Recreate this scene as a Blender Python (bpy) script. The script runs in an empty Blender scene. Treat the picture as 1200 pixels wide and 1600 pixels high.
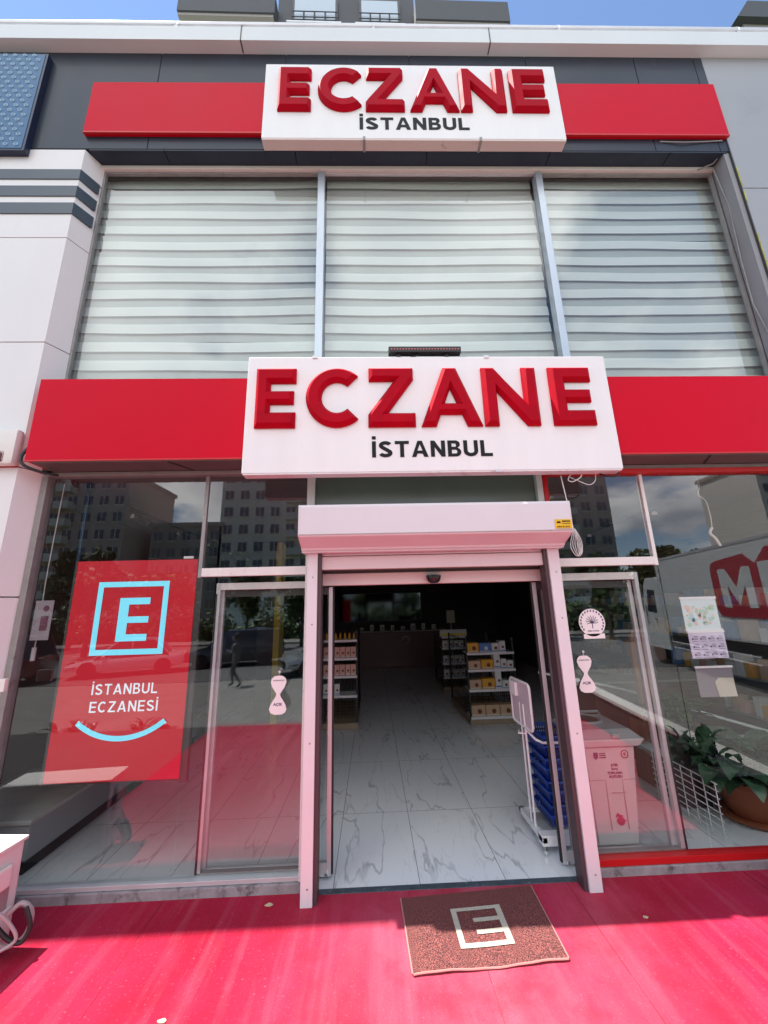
import bpy, bmesh, math, random
from mathutils import Vector, Matrix
random.seed(7)
R = math.radians
SC = bpy.context.scene
COL = SC.collection

# ------------------------------------------------------------------ camera, sky, sun, exposure
cam = bpy.data.cameras.new('camera'); camo = bpy.data.objects.new('camera', cam); COL.objects.link(camo)
cam.sensor_fit = 'VERTICAL'; cam.sensor_height = 24.0; cam.lens = 9.0; cam.clip_end = 900; cam.clip_start = 0.05
def cam_axes(p, yw, ro):
    cy, sy, cp, sp = math.cos(yw), math.sin(yw), math.cos(p), math.sin(p)
    f = Vector((sy*cp, cy*cp, sp)); r = Vector((cy, -sy, 0)); u = r.cross(f)
    cr, sr = math.cos(ro), math.sin(ro)
    return cr*r+sr*u, -sr*r+cr*u, f
_r, _u, _f = cam_axes(R(13.6), R(2.07), R(-1.46))
camo.matrix_world = Matrix(((_r.x, _u.x, -_f.x, 0), (_r.y, _u.y, -_f.y, -3.15), (_r.z, _u.z, -_f.z, 1.88), (0, 0, 0, 1)))
SC.camera = camo

SUN = Vector((-0.38, 0.006, 1.0)).normalized()
W = bpy.data.worlds.new('World'); SC.world = W; W.use_nodes = True
wn, wl = W.node_tree.nodes, W.node_tree.links
bg = wn['Background']; bg.inputs['Strength'].default_value = 0.135
sky = wn.new('ShaderNodeTexSky'); sky.sky_type = 'NISHITA'; sky.sun_disc = False
sky.sun_elevation = math.asin(SUN.z); sky.sun_rotation = math.atan2(SUN.x, SUN.y)
sky.altitude = 900; sky.air_density = 1.0; sky.dust_density = .1; sky.ozone_density = 2.0
tc = wn.new('ShaderNodeTexCoord'); sp = wn.new('ShaderNodeSeparateXYZ'); wl.new(tc.outputs['Generated'], sp.inputs[0])
mx = wn.new('ShaderNodeMath'); mx.operation = 'MAXIMUM'; mx.inputs[1].default_value = 0.0; wl.new(sp.outputs['Z'], mx.inputs[0])
ad = wn.new('ShaderNodeMath'); ad.operation = 'ADD'; ad.inputs[1].default_value = 0.30; wl.new(mx.outputs[0], ad.inputs[0])
dx = wn.new('ShaderNodeMath'); dx.operation = 'DIVIDE'; wl.new(sp.outputs['X'], dx.inputs[0]); wl.new(ad.outputs[0], dx.inputs[1])
dy = wn.new('ShaderNodeMath'); dy.operation = 'DIVIDE'; wl.new(sp.outputs['Y'], dy.inputs[0]); wl.new(ad.outputs[0], dy.inputs[1])
cb = wn.new('ShaderNodeCombineXYZ'); wl.new(dx.outputs[0], cb.inputs[0]); wl.new(dy.outputs[0], cb.inputs[1]); cb.inputs[2].default_value = 3.1
ns = wn.new('ShaderNodeTexNoise'); ns.inputs['Scale'].default_value = 1.6; ns.inputs['Detail'].default_value = 9; ns.inputs['Roughness'].default_value = 0.56
wl.new(cb.outputs[0], ns.inputs['Vector'])
# more cloud over the street (south) than over the building
sl = wn.new('ShaderNodeMath'); sl.operation = 'MULTIPLY_ADD'; wl.new(sp.outputs['Y'], sl.inputs[0]); sl.inputs[1].default_value = -0.115; wl.new(ns.outputs['Fac'], sl.inputs[2])
vd = wn.new('ShaderNodeVectorMath'); vd.operation = 'DOT_PRODUCT'; wl.new(tc.outputs['Generated'], vd.inputs[0]); vd.inputs[1].default_value = Vector((-.25, -.82, .50)).normalized()
vr = wn.new('ShaderNodeMapRange'); vr.inputs['From Min'].default_value = .72; vr.inputs['From Max'].default_value = 1.0; vr.inputs['To Min'].default_value = -.035; vr.inputs['To Max'].default_value = .11; wl.new(vd.outputs['Value'], vr.inputs['Value'])
vs_ = wn.new('ShaderNodeMath'); vs_.operation = 'ADD'; wl.new(sl.outputs[0], vs_.inputs[0]); wl.new(vr.outputs[0], vs_.inputs[1]); sl = vs_
cr = wn.new('ShaderNodeValToRGB'); cr.color_ramp.elements[0].position = 0.53; cr.color_ramp.elements[1].position = 0.62
wl.new(sl.outputs[0], cr.inputs[0])
n2 = wn.new('ShaderNodeTexNoise'); n2.inputs['Scale'].default_value = 2.4; n2.inputs['Detail'].default_value = 5; wl.new(cb.outputs[0], n2.inputs['Vector'])
c2 = wn.new('ShaderNodeValToRGB'); c2.color_ramp.elements[0].position = 0.35; c2.color_ramp.elements[0].color = (4.5, 4.8, 5.4, 1); c2.color_ramp.elements[1].position = 0.65; c2.color_ramp.elements[1].color = (12, 12, 11.7, 1)
wl.new(n2.outputs['Fac'], c2.inputs[0])
mixc = wn.new('ShaderNodeMix'); mixc.data_type = 'RGBA'
wl.new(cr.outputs[0], mixc.inputs['Factor']); wl.new(sky.outputs[0], mixc.inputs['A']); wl.new(c2.outputs[0], mixc.inputs['B'])
wl.new(mixc.outputs['Result'], bg.inputs['Color'])

sun = bpy.data.lights.new('sun', 'SUN'); sun.energy = 5.0; sun.angle = R(0.53); sun.color = (1, 0.96, 0.9)
suno = bpy.data.objects.new('sun', sun); COL.objects.link(suno); suno.rotation_euler = SUN.to_track_quat('Z', 'Y').to_euler(); suno.location = (0, -4, 30)
SC.view_settings.view_transform = 'Standard'; SC.view_settings.look = 'None'; SC.view_settings.gamma = 1; SC.view_settings.use_curve_mapping = False
SC.view_settings.exposure = 1.04
SC.cycles.max_bounces = 10; SC.cycles.glossy_bounces = 5; SC.cycles.transparent_max_bounces = 16; SC.cycles.diffuse_bounces = 5
SC.cycles.caustics_reflective = False; SC.cycles.caustics_refractive = False

# ------------------------------------------------------------------ materials
def mat(name, col, rough=0.5, metal=0.0, spec=0.5, var=0.0, vscale=3.0, bump=0.0, bscale=40.0, coat=0.0, dirt=None, dscale=2.0, stretch=(1, 1, 1), emit=None):
    m = bpy.data.materials.new(name); m.use_nodes = True
    n, l = m.node_tree.nodes, m.node_tree.links
    b = n['Principled BSDF']
    b.inputs['Roughness'].default_value = rough; b.inputs['Metallic'].default_value = metal
    b.inputs['Specular IOR Level'].default_value = spec; b.inputs['Coat Weight'].default_value = coat
    b.inputs['Base Color'].default_value = (*col, 1)
    if emit: b.inputs['Emission Color'].default_value = (*emit[0], 1); b.inputs['Emission Strength'].default_value = emit[1]
    t = n.new('ShaderNodeTexCoord'); mp = n.new('ShaderNodeMapping'); l.new(t.outputs['Object'], mp.inputs[0]); mp.inputs['Scale'].default_value = stretch
    cur = None
    if var > 0:
        no = n.new('ShaderNodeTexNoise'); no.inputs['Scale'].default_value = vscale; no.inputs['Detail'].default_value = 8; no.inputs['Roughness'].default_value = .6
        l.new(mp.outputs[0], no.inputs['Vector'])
        r = n.new('ShaderNodeValToRGB'); r.color_ramp.elements[0].position = .3; r.color_ramp.elements[1].position = .7
        r.color_ramp.elements[0].color = (*[max(0, c*(1-var)) for c in col], 1); r.color_ramp.elements[1].color = (*[min(1, c*(1+var)) for c in col], 1)
        l.new(no.outputs['Fac'], r.inputs[0]); cur = r.outputs[0]
        rr = n.new('ShaderNodeMapRange'); rr.inputs['To Min'].default_value = max(0.02, rough-.08); rr.inputs['To Max'].default_value = min(1, rough+.12)
        l.new(no.outputs['Fac'], rr.inputs['Value']); l.new(rr.outputs[0], b.inputs['Roughness'])
    if dirt:
        d = n.new('ShaderNodeTexNoise'); d.inputs['Scale'].default_value = dscale; d.inputs['Detail'].default_value = 10; d.inputs['Roughness'].default_value = .7
        l.new(mp.outputs[0], d.inputs['Vector'])
        dr = n.new('ShaderNodeValToRGB'); dr.color_ramp.elements[0].position = dirt[1]; dr.color_ramp.elements[1].position = dirt[1]+dirt[2]
        l.new(d.outputs['Fac'], dr.inputs[0])
        mi = n.new('ShaderNodeMix'); mi.data_type = 'RGBA'; l.new(dr.outputs[0], mi.inputs['Factor'])
        if cur: l.new(cur, mi.inputs['A'])
        else: mi.inputs['A'].default_value = (*col, 1)
        mi.inputs['B'].default_value = (*dirt[0], 1); cur = mi.outputs['Result']
    if cur: l.new(cur, b.inputs['Base Color'])
    if bump > 0:
        bn = n.new('ShaderNodeTexNoise'); bn.inputs['Scale'].default_value = bscale; bn.inputs['Detail'].default_value = 4
        l.new(mp.outputs[0], bn.inputs['Vector'])
        bu = n.new('ShaderNodeBump'); bu.inputs['Strength'].default_value = bump; bu.inputs['Distance'].default_value = 0.01
        l.new(bn.outputs['Fac'], bu.inputs['Height']); l.new(bu.outputs[0], b.inputs['Normal'])
    return m

def glassmat(name, base=0.1, tint=(0.86, 0.9, 0.88), wob=0.0015):
    m = bpy.data.materials.new(name); m.use_nodes = True; n, l = m.node_tree.nodes, m.node_tree.links
    n.remove(n['Principled BSDF']); out = n['Material Output']
    tr = n.new('ShaderNodeBsdfTransparent'); tr.inputs[0].default_value = (*tint, 1)
    gl = n.new('ShaderNodeBsdfGlossy'); gl.inputs['Roughness'].default_value = 0.0; gl.inputs[0].default_value = (0.95, 0.97, 1, 1)
    fr0 = n.new('ShaderNodeLayerWeight'); fr0.inputs['Blend'].default_value = .5; fr = n.new('ShaderNodeMath'); fr.operation = 'POWER'; fr.inputs[1].default_value = 4.0; l.new(fr0.outputs['Facing'], fr.inputs[0])
    ma = n.new('ShaderNodeMath'); ma.operation = 'MULTIPLY_ADD'; ma.use_clamp = True; ma.inputs[1].default_value = .75; ma.inputs[2].default_value = base
    l.new(fr.outputs[0], ma.inputs[0])
    t = n.new('ShaderNodeTexCoord'); no = n.new('ShaderNodeTexNoise'); no.inputs['Scale'].default_value = 1.3; no.inputs['Detail'].default_value = 1
    l.new(t.outputs['Object'], no.inputs['Vector'])
    bu = n.new('ShaderNodeBump'); bu.inputs['Strength'].default_value = .25; bu.inputs['Distance'].default_value = wob; l.new(no.outputs['Fac'], bu.inputs['Height']); l.new(bu.outputs[0], gl.inputs['Normal'])
    mi = n.new('ShaderNodeMixShader'); l.new(ma.outputs[0], mi.inputs[0]); l.new(tr.outputs[0], mi.inputs[1]); l.new(gl.outputs[0], mi.inputs[2]); l.new(mi.outputs[0], out.inputs[0])
    return m

M = {}
M['white_panel'] = mat('white_panel', (.77, .745, .73), .42, var=.05, vscale=1.2, dirt=((.5, .45, .42), .62, .25), dscale=1.5, stretch=(1, 1, .25))
M['sign_white'] = mat('sign_white', (.84, .825, .82), .4, var=.03, vscale=1.5, dirt=((.6, .55, .55), .66, .22), dscale=3, stretch=(3, 1, .3))
M['cream'] = mat('cream', (.72, .69, .64), .5, var=.05, dirt=((.45, .4, .36), .62, .2), dscale=4)
M['cornice'] = mat('cornice', (.68, .7, .7), .35, var=.05, vscale=.8, dirt=((.3, .29, .27), .66, .22), dscale=1.6, stretch=(1, 1, .4))
M['dark_panel'] = mat('dark_panel', (.028, .038, .056), .4, spec=.22, var=.15, vscale=.8, coat=.05, dirt=((.14, .14, .14), .64, .25), dscale=3, stretch=(3, 1, .5))
M['stripe'] = mat('stripe', (.055, .075, .09), .35, var=.1)
M['grey_wall'] = mat('grey_wall', (.34, .35, .37), .45, var=.04, vscale=.7, dirt=((.26, .26, .27), .6, .3), dscale=1.2)
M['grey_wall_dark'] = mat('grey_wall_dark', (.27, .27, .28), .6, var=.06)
M['red_board'] = mat('red_board', (.60, .001, .020), .45, bump=.5, bscale=.9, var=.04, vscale=.7, spec=.12, dirt=((.58, .02, .05), .68, .2), dscale=2)
M['red_trim'] = mat('red_trim', (.55, .01, .012), .4, var=.05)
M['red_letter'] = mat('red_letter', (.42, .0, .012), .58, var=.12, vscale=6, coat=.0, spec=.09, bump=.04, bscale=9)
M['black_text'] = mat('black_text', (.014, .014, .017), .5, spec=.15)
M['seam'] = mat('seam', (.22, .004, .02), .9)
M['alu'] = mat('alu', (.62, .62, .63), .35, metal=.35, var=.06, vscale=5, dirt=((.35, .33, .31), .63, .2), dscale=9)
M['alu_blue'] = mat('alu_blue', (.5, .56, .62), .3, metal=.4, var=.05)
M['alu_white'] = mat('alu_white', (.72, .71, .68), .42, var=.05, vscale=6, dirt=((.42, .4, .36), .6, .2), dscale=14)
M['shutter_white'] = mat('shutter_white', (.70, .67, .69), .38, var=.03, vscale=3, dirt=((.5, .47, .48), .66, .2), dscale=6)
M['rubber'] = mat('rubber', (.02, .02, .022), .6)
M['frame_dark'] = mat('frame_dark', (.05, .045, .045), .4)
M['frame_grey'] = mat('frame_grey', (.28, .27, .26), .5, metal=.2, var=.12, vscale=9, dirt=((.12, .1, .09), .58, .2), dscale=12)
M['kerb'] = mat('kerb', (.30, .27, .28), .75, var=.2, vscale=12, bump=.25, bscale=60, dirt=((.10, .08, .08), .52, .15), dscale=11)
M['slat_white'] = mat('slat_white', (.66, .71, .675), .8, var=.03, vscale=2, stretch=(1, 1, 6))
M['slat_grey'] = mat('slat_grey', (.44, .49, .47), .85, var=.04, vscale=2)
M['slat_shadow'] = mat('slat_shadow', (.2, .22, .22), .8)
M['glass'] = glassmat('glass', .10, (.88, .91, .90))
M['glass_up'] = glassmat('glass_up', .09, (.93, .95, .94), .0015)
M['paper'] = mat('paper', (.78, .76, .76), .7)
M['paper_purple'] = mat('paper_purple', (.66, .6, .74), .7)
M['ink'] = mat('ink', (.08, .06, .14), .6)
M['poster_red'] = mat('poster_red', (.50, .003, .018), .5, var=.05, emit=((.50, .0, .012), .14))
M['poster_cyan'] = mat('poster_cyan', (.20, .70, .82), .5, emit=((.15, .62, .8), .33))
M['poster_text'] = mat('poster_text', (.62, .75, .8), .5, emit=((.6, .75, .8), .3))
M['black_metal'] = mat('black_metal', (.02, .02, .021), .4, metal=.3)
M['white_metal'] = mat('white_metal', (.75, .75, .75), .35, var=.04)
M['bin_plastic'] = mat('bin_plastic', (.80, .78, .78), .42, var=.03, bump=.06, bscale=60)
M['bin_grey'] = mat('bin_grey', (.36, .38, .39), .45)
M['terracotta'] = mat('terracotta', (.34, .10, .045), .6, var=.15, vscale=6, bump=.1)
M['soil'] = mat('soil', (.03, .02, .015), .9, bump=.5)
M['basket_blue'] = mat('basket_blue', (.008, .035, .27), .35)
M['wall_brown'] = mat('wall_brown', (.11, .055, .045), .6, var=.15)
M['wall_in'] = mat('wall_in', (.10, .09, .09), .8, var=.1)
M['ceil_in'] = mat('ceil_in', (.16, .16, .16), .8, var=.05)
M['counter_red'] = mat('counter_red', (.10, .012, .012), .4, var=.1)
M['wood'] = mat('wood', (.30, .12, .045), .5, var=.25, vscale=3, stretch=(6, 6, .6))
M['wood_pale'] = mat('wood_pale', (.34, .25, .17), .5, var=.15, vscale=3, stretch=(.6, 6, 6))
M['yellow'] = mat('yellow', (.75, .62, .05), .5)
M['orange_box'] = mat('orange_box', (.72, .36, .03), .5, var=.1)
M['beige_box'] = mat('beige_box', (.58, .38, .24), .5, var=.1)
M['pink_box'] = mat('pink_box', (.70, .40, .32), .5, var=.1)
M['blue_box'] = mat('blue_box', (.10, .24, .55), .5, var=.2)
M['white_box'] = mat('white_box', (.68, .68, .66), .5, var=.05)
M['brown_print'] = mat('brown_print', (.16, .035, .02), .5)
M['sticker_yellow'] = mat('sticker_yellow', (.80, .48, .01), .45)
M['asphalt'] = mat('asphalt', (.11, .108, .105), .85, var=.15, vscale=5, bump=.3, bscale=90)
M['pave'] = mat('pave', (.36, .34, .31), .8, var=.12, vscale=3)
M['grass'] = mat('grass', (.05, .09, .025), .9, var=.3, vscale=3, bump=.6)
M['leaf'] = mat('leaf', (.055, .095, .022), .55, var=.4, vscale=2)
M['leaf2'] = mat('leaf2', (.12, .13, .02), .55, var=.35, vscale=2)
M['leaf_dark'] = mat('leaf_dark', (.018, .04, .018), .3, var=.35, vscale=6)
M['leaf_big'] = mat('leaf_big', (.05, .10, .055), .25, var=.35, vscale=8)
M['bark'] = mat('bark', (.09, .065, .045), .9, bump=.5, bscale=25, var=.2)
M['tower_a'] = mat('tower_a', (.52, .42, .38), .8, var=.06)
M['tower_b'] = mat('tower_b', (.76, .69, .62), .8, var=.05)
M['tower_c'] = mat('tower_c', (.42, .34, .30), .8, var=.06)
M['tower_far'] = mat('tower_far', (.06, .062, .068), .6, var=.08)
M['soffit_pale'] = mat('soffit_pale', (.30, .27, .26), .7)
M['win_dark'] = mat('win_dark', (.03, .035, .045), .08, spec=.8)
M['win_blind'] = mat('win_blind', (.45, .52, .6), .3)
M['car_white'] = mat('car_white', (.72, .72, .72), .25, coat=1)
M['car_black'] = mat('car_black', (.02, .021, .024), .22, coat=1)
M['car_silver'] = mat('car_silver', (.42, .45, .48), .28, metal=.5, coat=1)
M['car_red'] = mat('car_red', (.22, .02, .02), .25, coat=1)
M['chrome'] = mat('chrome', (.8, .8, .8), .12, metal=1)
M['tyre'] = mat('tyre', (.02, .02, .02), .8)
M['lamp'] = mat('lamp', (.75, .78, .8), .1, spec=.8)
M['truck_white'] = mat('truck_white', (.68, .70, .68), .4, var=.05, dirt=((.4, .4, .38), .6, .3))
M['truck_red'] = mat('truck_red', (.42, .02, .04), .4)
M['skin'] = mat('skin', (.42, .25, .18), .55)
M['cloth_dark'] = mat('cloth_dark', (.03, .03, .035), .9)
M['cloth_grey'] = mat('cloth_grey', (.12, .11, .11), .9)
M['hair'] = mat('hair', (.015, .01, .01), .6)
M['wire'] = mat('wire', (.62, .6, .58), .5)
M['wire_black'] = mat('wire_black', (.015, .015, .015), .5)
M['ac_white'] = mat('ac_white', (.76, .73, .68), .42, var=.05, dirt=((.45, .36, .33), .63, .2), dscale=8)
M['slatwall'] = mat('slatwall', (.15, .13, .12), .5, var=.12)
M['led_red'] = mat('led_red', (.35, .03, .04), .3)
M['debris'] = mat('debris', (.6, .48, .3), .8)
M['threshold'] = mat('threshold', (.06, .08, .10), .5, var=.3, vscale=20, dirt=((.4, .4, .4), .6, .1), dscale=30)

def carpet_mat():
    m = bpy.data.materials.new('carpet_red'); m.use_nodes = True; n, l = m.node_tree.nodes, m.node_tree.links; b = n['Principled BSDF']
    b.inputs['Roughness'].default_value = .75; b.inputs['Specular IOR Level'].default_value = .2
    b.inputs['Sheen Weight'].default_value = .03; b.inputs['Sheen Tint'].default_value = (1, .75, .8, 1); b.inputs['Sheen Roughness'].default_value = .4
    t = n.new('ShaderNodeTexCoord')
    def noise(scale, det, st=(1, 1, 1), rot=0):
        mp = n.new('ShaderNodeMapping'); mp.inputs['Scale'].default_value = st; mp.inputs['Rotation'].default_value = (0, 0, rot); l.new(t.outputs['Object'], mp.inputs[0])
        q = n.new('ShaderNodeTexNoise'); q.inputs['Scale'].default_value = scale; q.inputs['Detail'].default_value = det; q.inputs['Roughness'].default_value = .62; l.new(mp.outputs[0], q.inputs['Vector']); return q.outputs['Fac']
    def ramp(src, a, bb, ca=(0, 0, 0, 1), cbb=(1, 1, 1, 1)):
        r = n.new('ShaderNodeValToRGB'); r.color_ramp.elements[0].position = a; r.color_ramp.elements[1].position = bb; r.color_ramp.elements[0].color = ca; r.color_ramp.elements[1].color = cbb; l.new(src, r.inputs[0]); return r.outputs[0]
    def mix(f, a, c, k=1):
        q = n.new('ShaderNodeMix'); q.data_type = 'RGBA'
        if k != 1:
            mm = n.new('ShaderNodeMath'); mm.operation = 'MULTIPLY'; mm.inputs[1].default_value = k; l.new(f, mm.inputs[0]); f = mm.outputs[0]
        l.new(f, q.inputs['Factor'])
        for s, v in (('A', a), ('B', c)):
            if isinstance(v, tuple): q.inputs[s].default_value = (*v, 1)
            else: l.new(v, q.inputs[s])
        return q.outputs['Result']
    base = mix(ramp(noise(1.3, 7), .38, .68), (.42, .004, .030), (.50, .020, .075))
    # trodden, dusty track that leads to the door
    sx = n.new('ShaderNodeSeparateXYZ'); l.new(t.outputs['Object'], sx.inputs[0])
    mr = n.new('ShaderNodeMath'); mr.operation = 'SUBTRACT'; mr.inputs[1].default_value = .55; l.new(sx.outputs['X'], mr.inputs[0])
    ab = n.new('ShaderNodeMath'); ab.operation = 'ABSOLUTE'; l.new(mr.outputs[0], ab.inputs[0])
    tr = n.new('ShaderNodeMapRange'); tr.inputs['From Min'].default_value = .1; tr.inputs['From Max'].default_value = 1.35; tr.inputs['To Min'].default_value = 1; tr.inputs['To Max'].default_value = 0; l.new(ab.outputs[0], tr.inputs['Value'])
    wear = n.new('ShaderNodeMath'); wear.operation = 'MULTIPLY'; l.new(tr.outputs[0], wear.inputs[0]); l.new(ramp(noise(2.2, 9, (1, .5, 1)), .25, .75), wear.inputs[1])
    base = mix(wear.outputs[0], base, (.64, .155, .215), .8)
    base = mix(ramp(noise(9, 6, (1, .06, 1), .08), .48, .78), base, (.62, .15, .21), .42)      # drag streaks
    base = mix(ramp(noise(70, 10), .60, .72), base, (.66, .26, .32), .5)
    base = mix(ramp(noise(240, 2), .35, .75), base, (.22, .002, .014), .55)
    base = mix(ramp(noise(3.3, 12), .5, .62), base, (.34, .004, .022), .35)     # lint
    base = mix(ramp(noise(16, 10), .66, .76), base, (.34, .01, .04), .5)      # stains
    l.new(base, b.inputs['Base Color'])
    bu = n.new('ShaderNodeBump'); bu.inputs['Strength'].default_value = .55; bu.inputs['Distance'].default_value = .006
    s2 = n.new('ShaderNodeMath'); s2.operation = 'ADD'; l.new(noise(320, 3), s2.inputs[0]); l.new(noise(26, 6, (1, .2, 1)), s2.inputs[1]); l.new(s2.outputs[0], bu.inputs['Height'])
    l.new(bu.outputs[0], b.inputs['Normal'])
    return m
M['carpet'] = carpet_mat()

def mat_doormat():
    m = bpy.data.materials.new('doormat_loop'); m.use_nodes = True; n, l = m.node_tree.nodes, m.node_tree.links; b = n['Principled BSDF']; b.inputs['Roughness'].default_value = .8
    t = n.new('ShaderNodeTexCoord'); v = n.new('ShaderNodeTexNoise'); v.inputs['Scale'].default_value = 230; v.inputs['Detail'].default_value = 3; l.new(t.outputs['Object'], v.inputs['Vector'])
    r = n.new('ShaderNodeValToRGB'); r.color_ramp.elements[0].position = .42; r.color_ramp.elements[0].color = (.035, .01, .012, 1); r.color_ramp.elements[1].position = .66; r.color_ramp.elements[1].color = (.46, .13, .11, 1)
    l.new(v.outputs['Fac'], r.inputs[0]); l.new(r.outputs[0], b.inputs['Base Color'])
    bu = n.new('ShaderNodeBump'); bu.inputs['Strength'].default_value = .9; bu.inputs['Distance'].default_value = .008; l.new(v.outputs['Fac'], bu.inputs['Height']); l.new(bu.outputs[0], b.inputs['Normal']); return m
M['doormat'] = mat_doormat()

def marble_mat():
    m = bpy.data.materials.new('marble_tile'); m.use_nodes = True; n, l = m.node_tree.nodes, m.node_tree.links; b = n['Principled BSDF']
    b.inputs['Roughness'].default_value = .10; b.inputs['Specular IOR Level'].default_value = .6
    t = n.new('ShaderNodeTexCoord')
    br = n.new('ShaderNodeTexBrick'); br.offset = 0; br.squash = 1
    mp = n.new('ShaderNodeMapping'); mp.inputs['Location'].default_value = (.30, .2, 0); l.new(t.outputs['Object'], mp.inputs[0]); l.new(mp.outputs[0], br.inputs['Vector'])
    br.inputs['Scale'].default_value = 1; br.inputs['Mortar Size'].default_value = .0022; br.inputs['Brick Width'].default_value = .6; br.inputs['Row Height'].default_value = 1.2; br.inputs['Mortar Smooth'].default_value = .1
    br.inputs['Color1'].default_value = (0, 0, 0, 1); br.inputs['Color2'].default_value = (1, 1, 1, 1)
    # shift of the vein pattern from tile to tile
    vm = n.new('ShaderNodeVectorMath'); vm.operation = 'MULTIPLY_ADD'; l.new(br.outputs['Color'], vm.inputs[0]); vm.inputs[1].default_value = (7.3, 3.1, 2); l.new(t.outputs['Object'], vm.inputs[2])
    def vein(rot, sc, lo, hi, dist):
        mp = n.new('ShaderNodeMapping'); mp.inputs['Rotation'].default_value = (0, 0, rot); mp.inputs['Scale'].default_value = (1, .22, 1); l.new(vm.outputs[0], mp.inputs[0])
        q = n.new('ShaderNodeTexNoise'); q.inputs['Scale'].default_value = sc; q.inputs['Detail'].default_value = 4; q.inputs['Roughness'].default_value = .45; q.inputs['Distortion'].default_value = dist; l.new(mp.outputs[0], q.inputs['Vector'])
        s = n.new('ShaderNodeMath'); s.operation = 'SUBTRACT'; s.inputs[1].default_value = .5; l.new(q.outputs['Fac'], s.inputs[0])
        a = n.new('ShaderNodeMath'); a.operation = 'ABSOLUTE'; l.new(s.outputs[0], a.inputs[0])
        r = n.new('ShaderNodeMapRange'); r.inputs['From Min'].default_value = lo; r.inputs['From Max'].default_value = hi; r.inputs['To Min'].default_value = 1; r.inputs['To Max'].default_value = 0; l.new(a.outputs[0], r.inputs['Value']); return r.outputs[0]
    v1 = vein(.75, 3.4, .001, .014, .12)
    k = n.new('ShaderNodeTexNoise'); k.inputs['Scale'].default_value = 2.3; l.new(vm.outputs[0], k.inputs['Vector'])
    kr = n.new('ShaderNodeMapRange'); kr.inputs['From Min'].default_value = .36; kr.inputs['From Max'].default_value = .52; l.new(k.outputs['Fac'], kr.inputs['Value'])
    mu = n.new('ShaderNodeMath'); mu.operation = 'MULTIPLY'; l.new(v1, mu.inputs[0]); l.new(kr.outputs[0], mu.inputs[1])
    m1 = n.new('ShaderNodeMix'); m1.data_type = 'RGBA'; l.new(mu.outputs[0], m1.inputs['Factor']); m1.inputs['A'].default_value = (.80, .83, .86, 1); m1.inputs['B'].default_value = (.50, .52, .55, 1)
    v2 = vein(1.05, 6.5, .0, .008, .2); mu2 = n.new('ShaderNodeMath'); mu2.operation = 'MULTIPLY'; mu2.inputs[1].default_value = .4; l.new(v2, mu2.inputs[0])
    m2 = n.new('ShaderNodeMix'); m2.data_type = 'RGBA'; l.new(mu2.outputs[0], m2.inputs['Factor']); l.new(m1.outputs['Result'], m2.inputs['A']); m2.inputs['B'].default_value = (.54, .56, .59, 1)
    m3 = n.new('ShaderNodeMix'); m3.data_type = 'RGBA'; l.new(br.outputs['Fac'], m3.inputs['Factor']); l.new(m2.outputs['Result'], m3.inputs['A']); m3.inputs['B'].default_value = (.17, .17, .17, 1)
    l.new(m3.outputs['Result'], b.inputs['Base Color'])
    return m
M['marble'] = marble_mat()

def paver_mat():
    m = bpy.data.materials.new('paving'); m.use_nodes = True; n, l = m.node_tree.nodes, m.node_tree.links; b = n['Principled BSDF']; b.inputs['Roughness'].default_value = .85
    t = n.new('ShaderNodeTexCoord'); br = n.new('ShaderNodeTexBrick'); l.new(t.outputs['Object'], br.inputs['Vector']); br.inputs['Scale'].default_value = 1
    br.inputs['Brick Width'].default_value = .4; br.inputs['Row Height'].default_value = .2; br.inputs['Mortar Size'].default_value = .006
    br.inputs['Color1'].default_value = (.19, .18, .165, 1); br.inputs['Color2'].default_value = (.24, .23, .21, 1); br.inputs['Mortar'].default_value = (.12, .11, .1, 1)
    l.new(br.outputs['Color'], b.inputs['Base Color']); return m
M['paving'] = paver_mat()

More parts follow.
